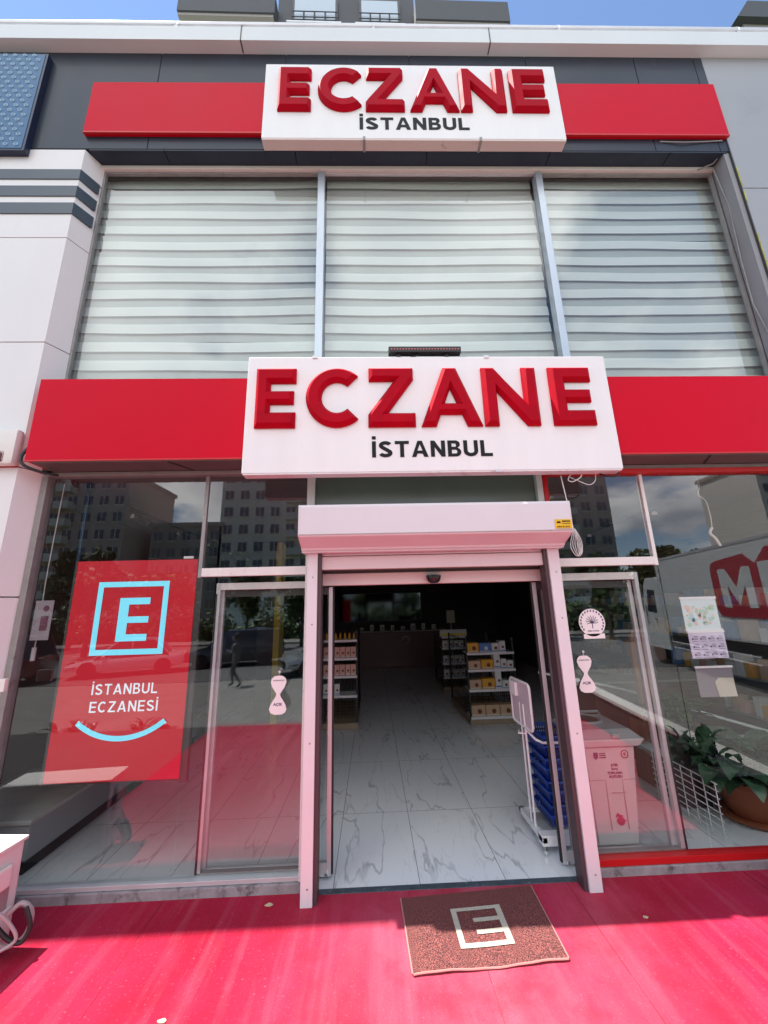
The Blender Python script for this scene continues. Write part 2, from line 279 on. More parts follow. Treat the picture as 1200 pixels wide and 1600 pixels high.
# ------------------------------------------------------------------ mesh helpers
WL = {}                      # world location of each thing / part origin
def fk(z):
    if z < 3.95: return 0.0
    if z < 6.45: return .0155*(z-3.95)/2.5
    return .0155+(z-6.45)*.0055
class MB:
    def __init__(s): s.bm = bmesh.new()
    def _xf(s, vs, rot=None, piv=None):
        if rot is not None:
            bmesh.ops.rotate(s.bm, verts=vs, cent=piv, matrix=rot)
    def box(s, x0, x1, y0, y1, z0, z1, bev=0.0, rot=None, mi=0):
        r = bmesh.ops.create_cube(s.bm, size=1); vs = r['verts']
        for v in vs: v.co = Vector(((x0+x1)/2+v.co.x*(x1-x0), (y0+y1)/2+v.co.y*(y1-y0), (z0+z1)/2+v.co.z*(z1-z0)))
        fs = list({f for v in vs for f in v.link_faces})
        for f in fs: f.material_index = mi
        if bev > 0:
            es = list({e for v in vs for e in v.link_edges})
            rr = bmesh.ops.bevel(s.bm, geom=es, offset=bev, segments=2, profile=.6, affect='EDGES')
            for f in rr['faces']: f.material_index = mi
            vs = list({v for f in rr['faces'] for v in f.verts})
        if rot is not None:
            allv = set(vs)
            s._xf(list(allv), rot, Vector(((x0+x1)/2, (y0+y1)/2, (z0+z1)/2)))
        return s
    def quad(s, a, b, c, d, mi=0):
        f = s.bm.faces.new([s.bm.verts.new(p) for p in (a, b, c, d)]); f.material_index = mi; return s
    def prism(s, pts, axis, a, b, mi=0):
        # pts: 2-D outline; axis 'x': pts=(y,z) swept a..b in x; 'y': pts=(x,z); 'z': pts=(x,y)
        def P(p, t): return {'x': (t, p[0], p[1]), 'y': (p[0], t, p[1]), 'z': (p[0], p[1], t)}[axis]
        v0 = [s.bm.verts.new(P(p, a)) for p in pts]; v1 = [s.bm.verts.new(P(p, b)) for p in pts]; n = len(pts)
        fs = [s.bm.faces.new(v0), s.bm.faces.new(v1[::-1])]
        for i in range(n): fs.append(s.bm.faces.new((v0[i], v1[i], v1[(i+1) % n], v0[(i+1) % n])))
        for f in fs: f.material_index = mi
        return s
    def tube(s, pts, r, seg=8, closed=False, cat=0):
        pts = [Vector(p) for p in pts]; rings = []
        if cat:
            q = [pts[0]]+pts+[pts[-1]]; o = []
            for i in range(1, len(q)-2):
                for k in range(cat):
                    t = k/cat; a, b, c, d = q[i-1], q[i], q[i+1], q[i+2]
                    o.append(.5*((2*b)+(c-a)*t+(2*a-5*b+4*c-d)*t*t+(3*b-a-3*c+d)*t*t*t))
            pts = o+[pts[-1]]
        rs = r if isinstance(r, (list, tuple)) else [r]*len(pts)
        for i, p in enumerate(pts):
            d = (pts[min(i+1, len(pts)-1)]-pts[max(i-1, 0)]).normalized()
            if i == 0 or d.length < .5:
                up = Vector((0, 0, 1)) if abs(d.z) < .9 else Vector((1, 0, 0))
                a = d.cross(up).normalized() if d.length > .5 else a
            else: a = (a-d*a.dot(d)).normalized()
            b = d.cross(a).normalized()
            rings.append([s.bm.verts.new(p+(a*math.cos(t)+b*math.sin(t))*rs[i]) for t in [2*math.pi*k/seg for k in range(seg)]])
        for i in range(len(rings)-1):
            for k in range(seg): s.bm.faces.new((rings[i][k], rings[i+1][k], rings[i+1][(k+1) % seg], rings[i][(k+1) % seg]))
        s.bm.faces.new(rings[0]); s.bm.faces.new(rings[-1][::-1]); return s
    def lathe(s, prof, cx, cy, seg=32):
        rings = [[s.bm.verts.new((cx+r*math.cos(t), cy+r*math.sin(t), z)) for t in [2*math.pi*k/seg for k in range(seg)]] for r, z in prof]
        for i in range(len(rings)-1):
            for k in range(seg): s.bm.faces.new((rings[i][k], rings[i][(k+1) % seg], rings[i+1][(k+1) % seg], rings[i+1][k]))
        s.bm.faces.new(rings[0][::-1]); s.bm.faces.new(rings[-1]); return s
    def disc(s, c, r, axis='y', t=.002, seg=28):
        pts = [(c[0]+r*math.cos(2*math.pi*k/seg), (c[2] if axis == 'y' else c[1])+r*math.sin(2*math.pi*k/seg)) for k in range(seg)]
        if axis == 'y': s.prism(pts, 'y', c[1]-t/2, c[1]+t/2)
        else: s.prism(pts, 'z', c[2]-t/2, c[2]+t/2)
        return s
    def build(s, name, m, parent=None, skew=False, smooth=False, xf=None, recalc=True):
        if recalc: bmesh.ops.recalc_face_normals(s.bm, faces=s.bm.faces)
        if xf is not None: s.bm.transform(xf)
        if skew:
            for v in s.bm.verts: v.co.z += v.co.x*fk(v.co.z)
        o0 = WL.get(parent.name, Vector((0, 0, 0))) if parent else Vector((0, 0, 0))
        for v in s.bm.verts: v.co -= o0
        me = bpy.data.meshes.new(name); s.bm.to_mesh(me); s.bm.free()
        for mm in (m if isinstance(m, (list, tuple)) else [m]): me.materials.append(mm if not isinstance(mm, str) else M[mm])
        if smooth:
            for p in me.polygons: p.use_smooth = True
            try: me.set_sharp_from_angle(angle=R(35))
            except Exception: pass
        o = bpy.data.objects.new(name, me); COL.objects.link(o)
        if parent: o.parent = parent
        WL[o.name] = o0.copy()
        return o
def tag(o, label=None, cat=None, group=None, kind=None):
    for k, v in (('label', label), ('category', cat), ('group', group), ('kind', kind)):
        if v: o[k] = v
    return o
def thing(name, label, cat, loc=(0, 0, 0), group=None):
    o = bpy.data.objects.new(name, None); COL.objects.link(o); o.location = loc; o.empty_display_size = .1
    WL[o.name] = Vector(loc); return tag(o, label, cat, group)
def copy_tree(o, parent=None):
    c = o.copy(); COL.objects.link(c); c.parent = parent; WL[c.name] = WL.get(o.name, Vector()).copy()
    for ch in list(o.children): copy_tree(ch, c)
    return c
def struct(name, mb, m, **k): return tag(mb.build(name, m, **k), kind='structure')
def box(name, m, parent, x0, x1, y0, y1, z0, z1, bev=0, **k): return MB().box(x0, x1, y0, y1, z0, z1, bev).build(name, m, parent, **k)

_txt_dg = None
def text(name, s, m, parent, x0, x1, z0, z1, y, depth=.002, bold=0.0, shear=0.0, skew=False, plane='y', flip=False, xf=None):
    """lettering fitted to a rectangle on a wall facing -y (plane y) or lying on the ground (plane z)"""
    cu = bpy.data.curves.new('t', 'FONT'); cu.body = s; cu.size = 1; cu.offset = bold; cu.extrude = .5; cu.shear = shear; cu.resolution_u = 4
    cu.align_x = 'CENTER'; cu.space_line = 1.05
    o = bpy.data.objects.new('t', cu); COL.objects.link(o); dg = bpy.context.evaluated_depsgraph_get(); me = bpy.data.meshes.new_from_object(o.evaluated_get(dg))
    bpy.data.objects.remove(o); mb = MB(); mb.bm.from_mesh(me); bpy.data.meshes.remove(me); bpy.data.curves.remove(cu)
    vs = mb.bm.verts
    ax, bx = min(v.co.x for v in vs), max(v.co.x for v in vs); ay, by = min(v.co.y for v in vs), max(v.co.y for v in vs)
    for v in vs:
        u = (v.co.x-ax)/(bx-ax); w = (v.co.y-ay)/(by-ay); t = v.co.z+.5
        v.co = Vector((x0+u*(x1-x0), y-depth*t, z0+w*(z1-z0)))
    return mb.build(name, m, parent, skew=skew, xf=xf)

# ------------------------------------------------------------------ SETTING: ground
g = MB(); g.quad((-260, -400, -.74), (260, -400, -.74), (260, 60, -.74), (-260, 60, -.74)); struct('ground', g, 'grass')
g = MB(); g.box(-40, 40, -12.3, -3.95, -.9, -.735); struct('pavement', g, 'paving')
g = MB(); g.box(-60, 60, -26.5, -12.3, -.9, -.72+.0); struct('road', g, 'asphalt')
g = MB(); g.box(-60, 60, -29.5, -26.5, -.9, -.60); struct('far_pavement', g, 'paving')
g = MB()
for k in range(-12, 12): g.box(k*4.6, k*4.6+2.2, -22.1, -21.98, -.7195, -.716)
struct('road_marking', g, 'white_metal')
# raised terrace in front of the shops
g = MB(); g.box(-30, 30, -3.85, .02, -.72, -.014, .004); struct('terrace', g, 'paving')
g = MB(); g.box(-12, -2.63, -3.82, -.16, -.013, -.006); struct('side_shade_sheet', g, mat('shade_ground', (.055, .052, .05), .8, var=.3, vscale=4, bump=.2))  # dark sheet painting in the shaded ground that the poster glass mirrors
g = MB(); g.box(-2.62, 3.38, -3.8, -.002, -.012, 0.0, .003)
# (subdivide so that it can carry slight waves)
cp = g.build('red_carpet', 'carpet'); tag(cp, 'worn red outdoor carpet laid in front of the shop entrance, sunlit beyond the wall shadow', 'carpet')
for xs_ in (-1.42, .575, 1.30, 2.57):
    g = MB(); random.seed(int(xs_*100)+500)
    y_ = -3.78
    while y_ < -.66 if xs_ == .575 else y_ < -.05:
        g.box(xs_+random.uniform(-.0015, .0015)-.0012, xs_+.0012, y_, y_+.11, .0, .0018); y_ += .118
    g.build('seam', 'seam', cp)
g = MB(); g.box(-8, 8, .02, 12.2, -.1, -.004); struct('floor', g, 'marble')

# ------------------------------------------------------------------ SETTING: the building
B = thing('shop_building', 'two storey shopfront building with dark fascia, white cornice and glazed upper floor', 'building', (0, 0, 0))
# cornice
g = MB()
g.prism([(-.25, 7.935), (-.25, 8.15), (-.22, 8.165), (-.1, 8.175), (.4, 8.175), (.4, 7.935)], 'x', -1.0*0-9, 9)
g.build('cornice', 'cornice', B, skew=True)
g = MB()
for xa, xb in ((-9, -4.1), (-4.09, -2.05), (-2.04, .12), (.13, 2.25), (2.26, 4.4), (4.41, 9)): g.box(xa, xb, -.246, -.20, 8.20, 8.245, .006)
for x in (-4.1, -2.05, .125, 2.255, 4.4): g.box(x-.02, x+.02, -.24, -.205, 8.172, 8.26)
g.build('coping_rail', 'alu', B, skew=True)
g = MB()
for x in (-1.33, 1.43, -5.2, 5.1): MB().box(x-.006, x+.006, -.2535, -.15, 7.932, 8.168).build('cornice_joint', 'frame_dark', B, skew=True)
# dark fascia panels with joints
g = MB(); xs = [-9, -6.1, -4.0, -2.22, -.86, .52, 1.86, 3.14, 3.86, 4.0]
for i in range(len(xs)-1): g.box(xs[i]+.004, xs[i+1]-.004, -.14, .0, 6.505, 7.934, .003)
g.build('fascia_panel', 'dark_panel', B, skew=True)
g = MB(); g.box(-9, 4.0, -.132, .02, 6.512, 7.93); g.build('fascia_backing', 'rubber', B, skew=True)
g = MB(); xs = [-2.8, -2.05, -.72, .66, 1.98, 3.3, 3.93]
for i in range(len(xs)-1): g.box(xs[i]+.004, xs[i+1]-.004, -.136, .07, 6.488, 6.503)
g.build('soffit', 'dark_panel', B, skew=True)
g = MB(); g.box(-2.78, 3.9, 0.0, .06, 6.443, 6.487, .004); g.build('head_frame', 'cream', B, skew=True)
# left pilaster with stripes (belongs to the neighbouring unit's cladding)
P = thing('pilaster', 'white clad pilaster with three dark stripes left of the windows', 'pilaster', (-2.83, -.1, -.0))
g = MB()
for z0, z1 in ((6.22, 6.49), (5.365, 6.2), (4.205, 5.355), (3.04, 4.195), (2.015, 3.03), (.02, 2.005)):
    g.box(-6.5, -2.83, -.14, .0, z0, z1, .003); g.prism([(-2.831, -.1385), (-2.746, .031), (-2.9, .031), (-2.9, -.12)], 'z', z0, z1)
g.build('panel', 'white_panel', P, skew=True)
g = MB(); g.box(-6.4, -2.87, -.125, .02, .0, 6.49); g.box(-6.4, -2.87, .02, .1, .0, 3.2); g.build('joint_backing', 'frame_grey', P, skew=True)
for z0, z1 in ((6.085, 6.21), (5.865, 5.995), (5.645, 5.78)):
    MB().prism([(-6.5, -.150), (-2.824, -.150), (-2.738, .002), (-2.80, .002), (-2.86, -.12), (-6.5, -.12)], 'z', z0, z1).build('stripe', 'stripe', P, skew=True)
g = MB(); g.box(-6.5, -2.838, -.1445, -.1405, 3.031, 3.041); g.box(-6.5, -2.838, -.1445, -.1405, 2.005, 2.018); g.build('seal', 'red_trim', P)
# right wall
Q = thing('side_wall', 'plain grey clad wall right of the upper windows with peeling yellow edge', 'wall', (4.0, -.1, 0))
g = MB()
for z0, z1 in ((6.005, 7.934), (4.005, 5.995), (2.005, 3.995), (.0, 1.995)): g.box(3.962, 9, -.142, .02, z0, z1, .003)
g.build('panel', 'grey_wall', Q, skew=True)
g = MB(); g.box(3.897, 3.955, -.128, .026, 0, 6.5); g.build('return', 'grey_wall_dark', Q, skew=True)
g = MB(); g.box(3.953, 3.965, -.147, -.12, 3.8, 6.75); g.build('edge_strip', 'frame_dark', Q, skew=True)
g = MB()
random.seed(3)
z = 6.6
while z > 3.8:
    h = random.uniform(.05, .4)
    if random.random() < (.35 if z > 5.6 else .85): g.box(3.960, 3.972, -.152, -.140, z-h, z-.01)
    z -= h
g.build('edge_filler', mat('filler_yellow', (.42, .42, .12), .8, var=.3, vscale=9), Q, skew=True)
g = MB(); g.tube([(3.2, -.145, 6.63), (3.45, -.16, 6.60), (3.7, -.15, 6.625), (3.9, -.15, 6.64)], .006)
g.tube([(3.93, -.13, 6.55), (3.84, -.05, 6.46), (3.70, .0, 6.44)], .008)
g.tube([(3.86, -.02, 6.42), (3.9, -.03, 5.9), (3.87, -.02, 5.2), (3.86, -.02, 4.7), (3.9, -.05, 4.3), (3.87, -.03, 3.9)], .007)
g.build('loose_cable', 'frame_grey', Q, skew=True)

# ---- structure core: floors and inside walls (parts of the building)
box('floor_slab', 'ceil_in', B, -6.5, 6.5, .12, 12, 3.06, 3.7)
box('roof', 'cornice', B, -9, 9, .1, 12.2, 7.7, 7.95)
box('upper_floor_wall', 'wall_in', B, -6.5, 6.5, 3.0, 3.1, 3.7, 7.7)
box('side_partition', 'wall_in', B, -6.5, -6.4, .2, 12, -.1, 7.7)
box('side_partition', 'wall_in', B, 6.4, 6.5, .2, 12, -.1, 7.7)
box('back_wall', 'wall_in', B, -6.4, 6.4, 11.9, 12, -.1, 3.05)
box('inner_wall', 'wall_brown', B, -3.55, -3.45, .1, 11.9, -.1, 3.05)
box('inner_wall', 'slatwall', B, 4.75, 4.85, .1, 11.9, -.1, 3.05)
g = MB()
for k in range(36): g.box(4.735, 4.752, .15, 9, .25+k*.075, .30+k*.075)
g.build('slat_panel', 'slatwall', B)
# front infill behind the red band
box('spandrel', 'frame_dark', B, -2.78, 3.9, .0, .12, 3.05, 3.86)

# ---- upper windows
def window(name_l, x0, x1, z0, z1, gm, fr='alu_blue', yf=.03, skew=True, fw=.035, parent=B):
    g = MB(); g.quad((x0+fw, yf+.03, z0+fw), (x1-fw, yf+.03, z0+fw), (x1-fw, yf+.03, z1-fw), (x0+fw, yf+.03, z1-fw))
    f = MB()
    f.box(x0, x0+fw, yf, yf+.035, z0, z1, .003); f.box(x1-fw, x1, yf, yf+.035, z0, z1, .003)
    f.box(x0+fw, x1-fw, yf+.002, yf+.034, z1-fw, z1, .003); f.box(x0+fw, x1-fw, yf+.002, yf+.034, z0, z0+fw, .003)
    fo = f.build('window', fr, parent, skew=skew); g.build('pane', gm, fo, skew=skew); return fo
window('', -2.746, -.468, 3.72, 6.44, 'glass_up', 'frame_grey', fw=.022)
window('', -.462, 1.898, 3.72, 6.44, 'glass_up', 'alu', fw=.012)
window('', 1.904, 3.895, 3.72, 6.44, 'glass_up', 'frame_grey', fw=.025)
for x in (-.465, 1.901):
    MB().box(x-.036, x+.036, .008, .1, 3.72, 6.42, .004).build('mullion', 'alu_blue', B, skew=True)

# ---- zebra blinds behind the upper windows
def blind(x0, x1, label, ph):
    t = thing('zebra_blind', label, 'window blind', ((x0+x1)/2, .16, 6.45), 'striped day and night blinds behind the upper windows')
    random.seed(int(ph*100))
    pitch = .205; n = 14
    wb, gb, eb = MB(), MB(), MB()
    nx = 26
    for r in range(n):
        zt = 6.475-r*pitch
        a1, a2, p1 = random.uniform(.003, .009), random.uniform(.002, .006), random.uniform(0, 6)
        def zo(x): u = (x-x0)/(x1-x0); return a1*math.sin(u*3.1+p1)+a2*math.sin(u*9+p1*2)-.008*4*u*(1-u)
        def yo(x): u = (x-x0)/(x1-x0); return .004*math.sin(u*5+p1)
        for i in range(nx):
            xa, xb = x0+(x1-x0)*i/nx, x0+(x1-x0)*(i+1)/nx
            def P(x, y, z): return (x, y+yo(x), z+zo(x))
            # opaque band: slightly curved to the front
            prof = [(.150, 0), (.143, -.03), (.140, -.065), (.138, -.10), (.136, -.118)]
            for (ya, za), (yb, zb) in zip(prof, prof[1:]):
                wb.quad(P(xa, ya, zt+za), P(xb, ya, zt+za), P(xb, yb, zt+zb), P(xa, yb, zt+zb))
            eb.quad(P(xa, .136, zt-.118), P(xb, .136, zt-.118), P(xb, .139, zt-.127), P(xa, .139, zt-.127))
            gb.quad(P(xa, .147, zt-.1), P(xb, .147, zt-.1), P(xb, .158, zt-.207), P(xa, .158, zt-.207))
    gb.build('sheer_layer', 'slat_grey', t, skew=True, recalc=False, smooth=True)
    wb.build('opaque_band', 'slat_white', t, skew=True, recalc=False, smooth=True)
    eb.build('band_shadow', 'slat_shadow', t, skew=True, recalc=False)  # dark strip paints the shadow line under each opaque band
    MB().tube([(x0, .2, 6.5), (x1, .2, 6.5)], .03, 10).build('roller', 'white_metal', t, skew=True)
blind(-2.83, -.51, 'striped zebra blind behind the left upper window above the left red board', 1.1)
blind(-.42, 1.86, 'striped zebra blind behind the middle upper window above the small light bar', 2.3)
blind(1.945, 3.99, 'striped zebra blind behind the right upper window beside the grey wall', 3.7)
box('blackout', 'wall_in', B, -2.76, 3.86, .9, .92, 3.72, 6.5)

# ------------------------------------------------------------------ SIGNS
def polyletter(loops, x0, x1, z0, z1, y, side, cham, inset, name, parent, m, skew=False):
    """solid chamfered letter. loops: outlines in unit box, first outer (ccw), then holes (cw)"""
    mb = MB(); bm = mb.bm
    W_, H_ = x1-x0, z1-z0
    capv = []
    for lp in loops:
        pts = [Vector((x0+p[0]*W_, z0+p[1]*H_)) for p in lp]; n = len(pts)
        ins = []
        for i in range(n):
            a, b, c = pts[i-1], pts[i], pts[(i+1) % n]
            d1, d2 = (b-a).normalized(), (c-b).normalized()
            n1, n2 = Vector((-d1.y, d1.x)), Vector((-d2.y, d2.x))
            k = n1+n2; den = max(.35, 1+n1.dot(n2)); ins.append(b+k*(inset/den))
        r0 = [bm.verts.new((p.x, y, p.y)) for p in pts]
        r1 = [bm.verts.new((p.x, y-side, p.y)) for p in pts]
        r2 = [bm.verts.new((p.x, y-side-cham, p.y)) for p in ins]
        for a, b in ((r0, r1), (r1, r2)):
            for i in range(n): bm.faces.new((a[i], a[(i+1) % n], b[(i+1) % n], b[i]))
        es = [bm.edges.get((r2[i], r2[(i+1) % n])) for i in range(n)]; capv += es
    bmesh.ops.triangle_fill(bm, edges=capv, use_beauty=True)
    return mb.build(name, m, parent, skew=skew)
def arcC():
    out = []; a0, a1 = R(47), R(313)
    cx, cz, ro, ri = .5, .5, .5, .262
    k = 30
    for i in range(k+1): t = a0+(a1-a0)*i/k; out.append((cx+ro*1.08*math.cos(t), cz+ro*math.sin(t)))
    for i in range(k+1): t = a1-(a1-a0)*i/k; out.append((cx+ri*1.02*math.cos(t), cz+ri*math.sin(t)))
    # normalise to the unit box
    xs = [p[0] for p in out]; a, b = min(xs), max(xs); return [[((p[0]-a)/(b-a), p[1]) for p in out]]
s = .265
LET = {
 'E': [[(0, 0), (1, 0), (1, s*.95), (.36, s*.95), (.36, .39), (.95, .39), (.95, .61), (.36, .61), (.36, 1-s*.95), (1, 1-s*.95), (1, 1), (0, 1)]],
 'C': arcC(),
 'Z': [[(0, 0), (1, 0), (1, .225), (.42, .225), (.98, .80), (.98, 1), (.02, 1), (.02, .775), (.56, .775), (0, .20)]],
 'A': [[(0, 0), (.245, 0), (.325, .2), (.675, .2), (.755, 0), (1, 0), (.61, 1), (.39, 1)], [(.40, .385), (.5, .645), (.60, .385)]],
 'N': [[(0, 0), (.255, 0), (.255, .60), (.77, 0), (1, 0), (1, 1), (.745, 1), (.745, .40), (.23, 1), (0, 1)]],
}
def stroke(path, t):
    """outline of a centre line drawn with a pen of width t"""
    P = [Vector(p) for p in path]; L_, R_ = [], []
    for i, p in enumerate(P):
        if i == 0: n = (P[1]-P[0]).normalized(); n = Vector((-n.y, n.x)); k = 1
        elif i == len(P)-1: n = (P[-1]-P[-2]).normalized(); n = Vector((-n.y, n.x)); k = 1
        else:
            a, b = (P[i]-P[i-1]).normalized(), (P[i+1]-P[i]).normalized(); na, nb = Vector((-a.y, a.x)), Vector((-b.y, b.x)); n = (na+nb).normalized(); k = 1/max(.5, n.dot(na))
        L_.append(tuple(p+n*t/2*k)); R_.append(tuple(p-n*t/2*k))
    return R_+L_[::-1]
def arcp(cx, cy, rx, ry, a0, a1, n=12): return [(cx+rx*math.cos(R(a0+(a1-a0)*i/n)), cy+ry*math.sin(R(a0+(a1-a0)*i/n))) for i in range(n+1)]
def glyph(ch, t):
    """(width, [contour groups]) of a sans capital of height 1 and stem width t"""
    h = t/2
    if ch in 'Iİ':
        g_ = [[[(0, 0), (t, 0), (t, 1), (0, 1)]]]
        if ch == 'İ': g_.append([[(0, 1.12), (t, 1.12), (t, 1.12+t*.95), (0, 1.12+t*.95)]])
        return t, g_
    if ch == 'T': return .74, [[[(.37-h, 0), (.37+h, 0), (.37+h, 1-t*.9), (.74, 1-t*.9), (.74, 1), (0, 1), (0, 1-t*.9), (.37-h, 1-t*.9)]]]
    if ch == 'L': return .62, [[[(0, 0), (.62, 0), (.62, t*.9), (t, t*.9), (t, 1), (0, 1)]]]
    if ch == 'E': return .64, [[[(0, 0), (.64, 0), (.64, t*.9), (t, t*.9), (t, .5-t*.42), (.6, .5-t*.42), (.6, .5+t*.42), (t, .5+t*.42), (t, 1-t*.9), (.64, 1-t*.9), (.64, 1), (0, 1)]]]
    if ch == 'N': return .76, [[[(0, 0), (t, 0), (t, 1-t*1.9), (.76-t, 0), (.76, 0), (.76, 1), (.76-t, 1), (.76-t, t*1.9), (t, 1), (0, 1)]]]
    if ch == 'Z': return .70, [[[(0, 0), (.7, 0), (.7, t*.9), (t*1.25, t*.9), (.68, 1-t*.85), (.68, 1), (.03, 1), (.03, 1-t*.9), (.68-t*1.25, 1-t*.9), (0, t*.85)]]]
    if ch == 'A':
        q = .2; m = lambda z, o: .42-(.42-t*.52)*0
        return .86, [[[(0, 0), (t*1.08, 0), (t*1.08+.075, .21), (.86-t*1.08-.075, .21), (.86-t*1.08, 0), (.86, 0), (.43+t*.56, 1), (.43-t*.56, 1)], [(.325-(.1-t*.35), .21+t*.85), (.43, .80), (.535+(.1-t*.35), .21+t*.85)]]]
    if ch == 'U': return .76, [[stroke([(h, 1), (h, .34)]+arcp(.38, .34, .38-h, .34-h, 180, 360, 16)[1:]+[(.76-h, 1)], t)]]
    if ch == 'C': return .80, [[stroke(arcp(.42, .5, .42-h, .5-h, 48, 312, 26), t)]]
    if ch == 'S':
        p = arcp(.36, .735, .36-h-.02, .265-h, 22, 90, 6)+arcp(.36, .735, .36-h-.02, .265-h, 90, 235, 10)[1:]+arcp(.36, .265, .36-h, .265-h, 55, -90, 11)+arcp(.36, .265, .36-h, .265-h, -90, -163, 6)[1:]
        return .72, [[stroke(p, t)]]
    if ch == 'B':
        o_ = [(0, 0), (.42, 0)]+arcp(.42, .275, .28, .275, -90, 70, 10)[1:]+arcp(.40, .765, .25, .235, -60, 90, 10)+[(0, 1)]
        tt = t*.88
        h1 = [(t, tt), (t, .5-tt/2+.01), (.42, .5-tt/2+.01)]+arcp(.42, (tt+.5-tt/2+.01)/2, .28-t, (.5-tt/2+.01-tt)/2, 90, -90, 8)[1:]
        h2 = [(t, .5+tt/2+.01), (t, 1-tt), (.40, 1-tt)]+arcp(.40, (1-tt+.5+tt/2+.01)/2, .25-t, (1-tt-.5-tt/2-.01)/2, 90, -90, 8)[1:]
        return .70, [[o_, h1, h2]]
    return .4, []
def words(st_, m, parent, x0, x1, z0, z1, y, dep, t=.2, gap=.13, skew=False):
    """lettering built from own sans capitals; z1 = cap height line"""
    gs_ = [glyph(c, t) for c in st_]; tot = sum(g_[0] for g_ in gs_)+gap*(len(st_)-1); kx = (x1-x0)/tot; kz = z1-z0
    mb = MB(); x = x0
    for w_, groups in gs_:
        for loops in groups:
            front = []
            for lp in loops:
                f_ = [mb.bm.verts.new((x+p[0]*kx, y-dep, z0+p[1]*kz)) for p in lp]; b_ = [mb.bm.verts.new((x+p[0]*kx, y, z0+p[1]*kz)) for p in lp]; n = len(lp)
                for i in range(n): mb.bm.faces.new((b_[i], b_[(i+1) % n], f_[(i+1) % n], f_[i]))
                front += [mb.bm.edges.get((f_[i], f_[(i+1) % n])) for i in range(n)]
            bmesh.ops.triangle_fill(mb.bm, edges=front, use_beauty=True)
        x += (w_+gap)*kx
    return mb.build('lettering', m, parent, skew=skew)
def sign(label, x0, x1, z0, z1, yb, yf, letters, lz0, lz1, txt, skew):
    t = thing('shop_sign', label, 'shop sign', ((x0+x1)/2, yb, z0))
    MB().box(x0, x1, yf, yb, z0, z1, .005).build('sign_box', 'sign_white', t, skew=skew)
    dep = .016 if not skew else .02
    for ch, (a, b) in zip('ECZANE', letters):
        polyletter(LET[ch], a, b, lz0, lz1, yf, .018, .034, .028, 'letter', t, 'red_letter', skew)
        # thin translucent rim the letters are mounted on
    words('İSTANBUL', 'black_text', t, *txt, yf-.0005, .004, .205, .135, skew=skew)
    return t
SL = sign('large white pharmacy sign with raised red letters above the roller shutter', -.985, 2.012, 2.885, 3.9, -.235, -.33,
     [(-.905, -.585), (-.505, -.085), (-.005, .375), (.42, .917), (.935, 1.39), (1.50, 1.85)], 3.255, 3.78, (.02, .975, 3.003, 3.138), False)
MB().box(-.975, 2.0, -.329, -.24, 2.872, 2.8835, .002).build('bottom_lip', mat('lip', (.74, .70, .70), .5, dirt=((.45, .35, .34), .55, .2), dscale=6), SL)
g = MB()
for x in (-.44, 1.0-.0): g.box(x-.02, x+.02, -.338, -.327, 3.885, 3.91); g.box(x-.015, x+.015, -.336, -.327, 2.87, 2.89)
g.build('clip', 'alu', SL)
SU = sign('upper white pharmacy sign with raised red letters on the dark fascia', -1.037, 2.103, 6.50, 7.57, -.143, -.245,
     [(-.89, -.546), (-.478, -.02), (.022, .43), (.485, 1.005), (1.02, 1.51), (1.57, 1.965)], 6.86, 7.455, (-.045, 1.095, 6.62, 6.785), True)
g = MB(); g.box(-1.03, 2.097, -.243, -.145, 6.478, 6.4985, .003)
g.build('bottom_panel', mat('under_panel', (.66, .56, .52), .5, dirt=((.3, .2, .16), .62, .15), dscale=5), SU, skew=True)
g = MB()
for x in (.0, 1.2): g.box(x-.012, x+.012, -.25, -.14, 6.47, 6.52)
g.build('bracket', 'frame_grey', SU, skew=True)

rb = thing('red_fascia_board', 'long red board behind the upper white sign on the dark fascia', 'fascia board', (.5, -.16, 6.7))
g = MB(); yk = lambda x: 7.417+.011*x
for xa, xb in ((-2.855, -1.039), (2.105, 3.965)):
    MB().prism([(xa, 6.672), (xb, 6.672), (xb, 7.417+.006*xb), (xa, 7.417+.006*xa)], 'y', -.178, -.141).build('board', 'red_board', rb, skew=True)
g = MB()
g.box(-2.855, 3.965, -.184, -.16, 6.664, 6.684, .003); g.build('bottom_edge', 'red_trim', rb, skew=True)

lb = thing('red_fascia_board', 'tall red board band behind the large lower sign, under the striped blinds', 'fascia board', (.5, -.2, 3.05))
MB().box(-2.715, 5.2, -.228, -.03, 3.052, 3.772, .004).build('board', 'red_board', lb)
box('bottom_edge', 'red_trim', lb, -2.715, 5.2, -.232, -.222, 3.044, 3.056)
g = MB(); g.box(-2.66, 5.2, -.222, -.005, 3.036, 3.05)
g.build('underside', mat('under_brown', (.12, .085, .085), .5, var=.2), lb)
g = MB()
for x in (-1.62, 2.85): g.prism([(x, -.22), (x+.015, -.22), (x+.13, -.02), (x+.11, -.02)], 'z', 3.03, 3.0355)
g.build('underside_seam', 'rubber', lb)

# blue patterned sign of the neighbour
bs = thing('neighbour_sign', 'dark blue sign panel with pale dotted pattern at the top left', 'sign', (-3.9, -.17, 6.38))
MB().box(-5.2, -3.365, -.2, -.142, 6.385, 7.79, .004).build('sign_box', mat('navy', (.012, .02, .05), .35), bs, skew=True)
MB().box(-5.18, -3.39, -.204, -.199, 6.41, 7.77).build('face', mat('blue_face', (.02, .11, .24), .4, var=.15, vscale=1.5), bs, skew=True)
g = MB(); r = 0; z = 6.46
while z < 7.76:
    x = -5.15+(.05 if r % 2 else 0)
    while x < -3.41:
        g.tube([(x+.017*math.cos(t)*1.1, -.206, z+.014*math.sin(t)) for t in [2*math.pi*k/7 for k in range(8)]], .007, 4)
        x += .1
    z += .068; r += 1
g.build('dot_pattern', mat('pale_dots', (.40, .62, .78), .5), bs, skew=True)

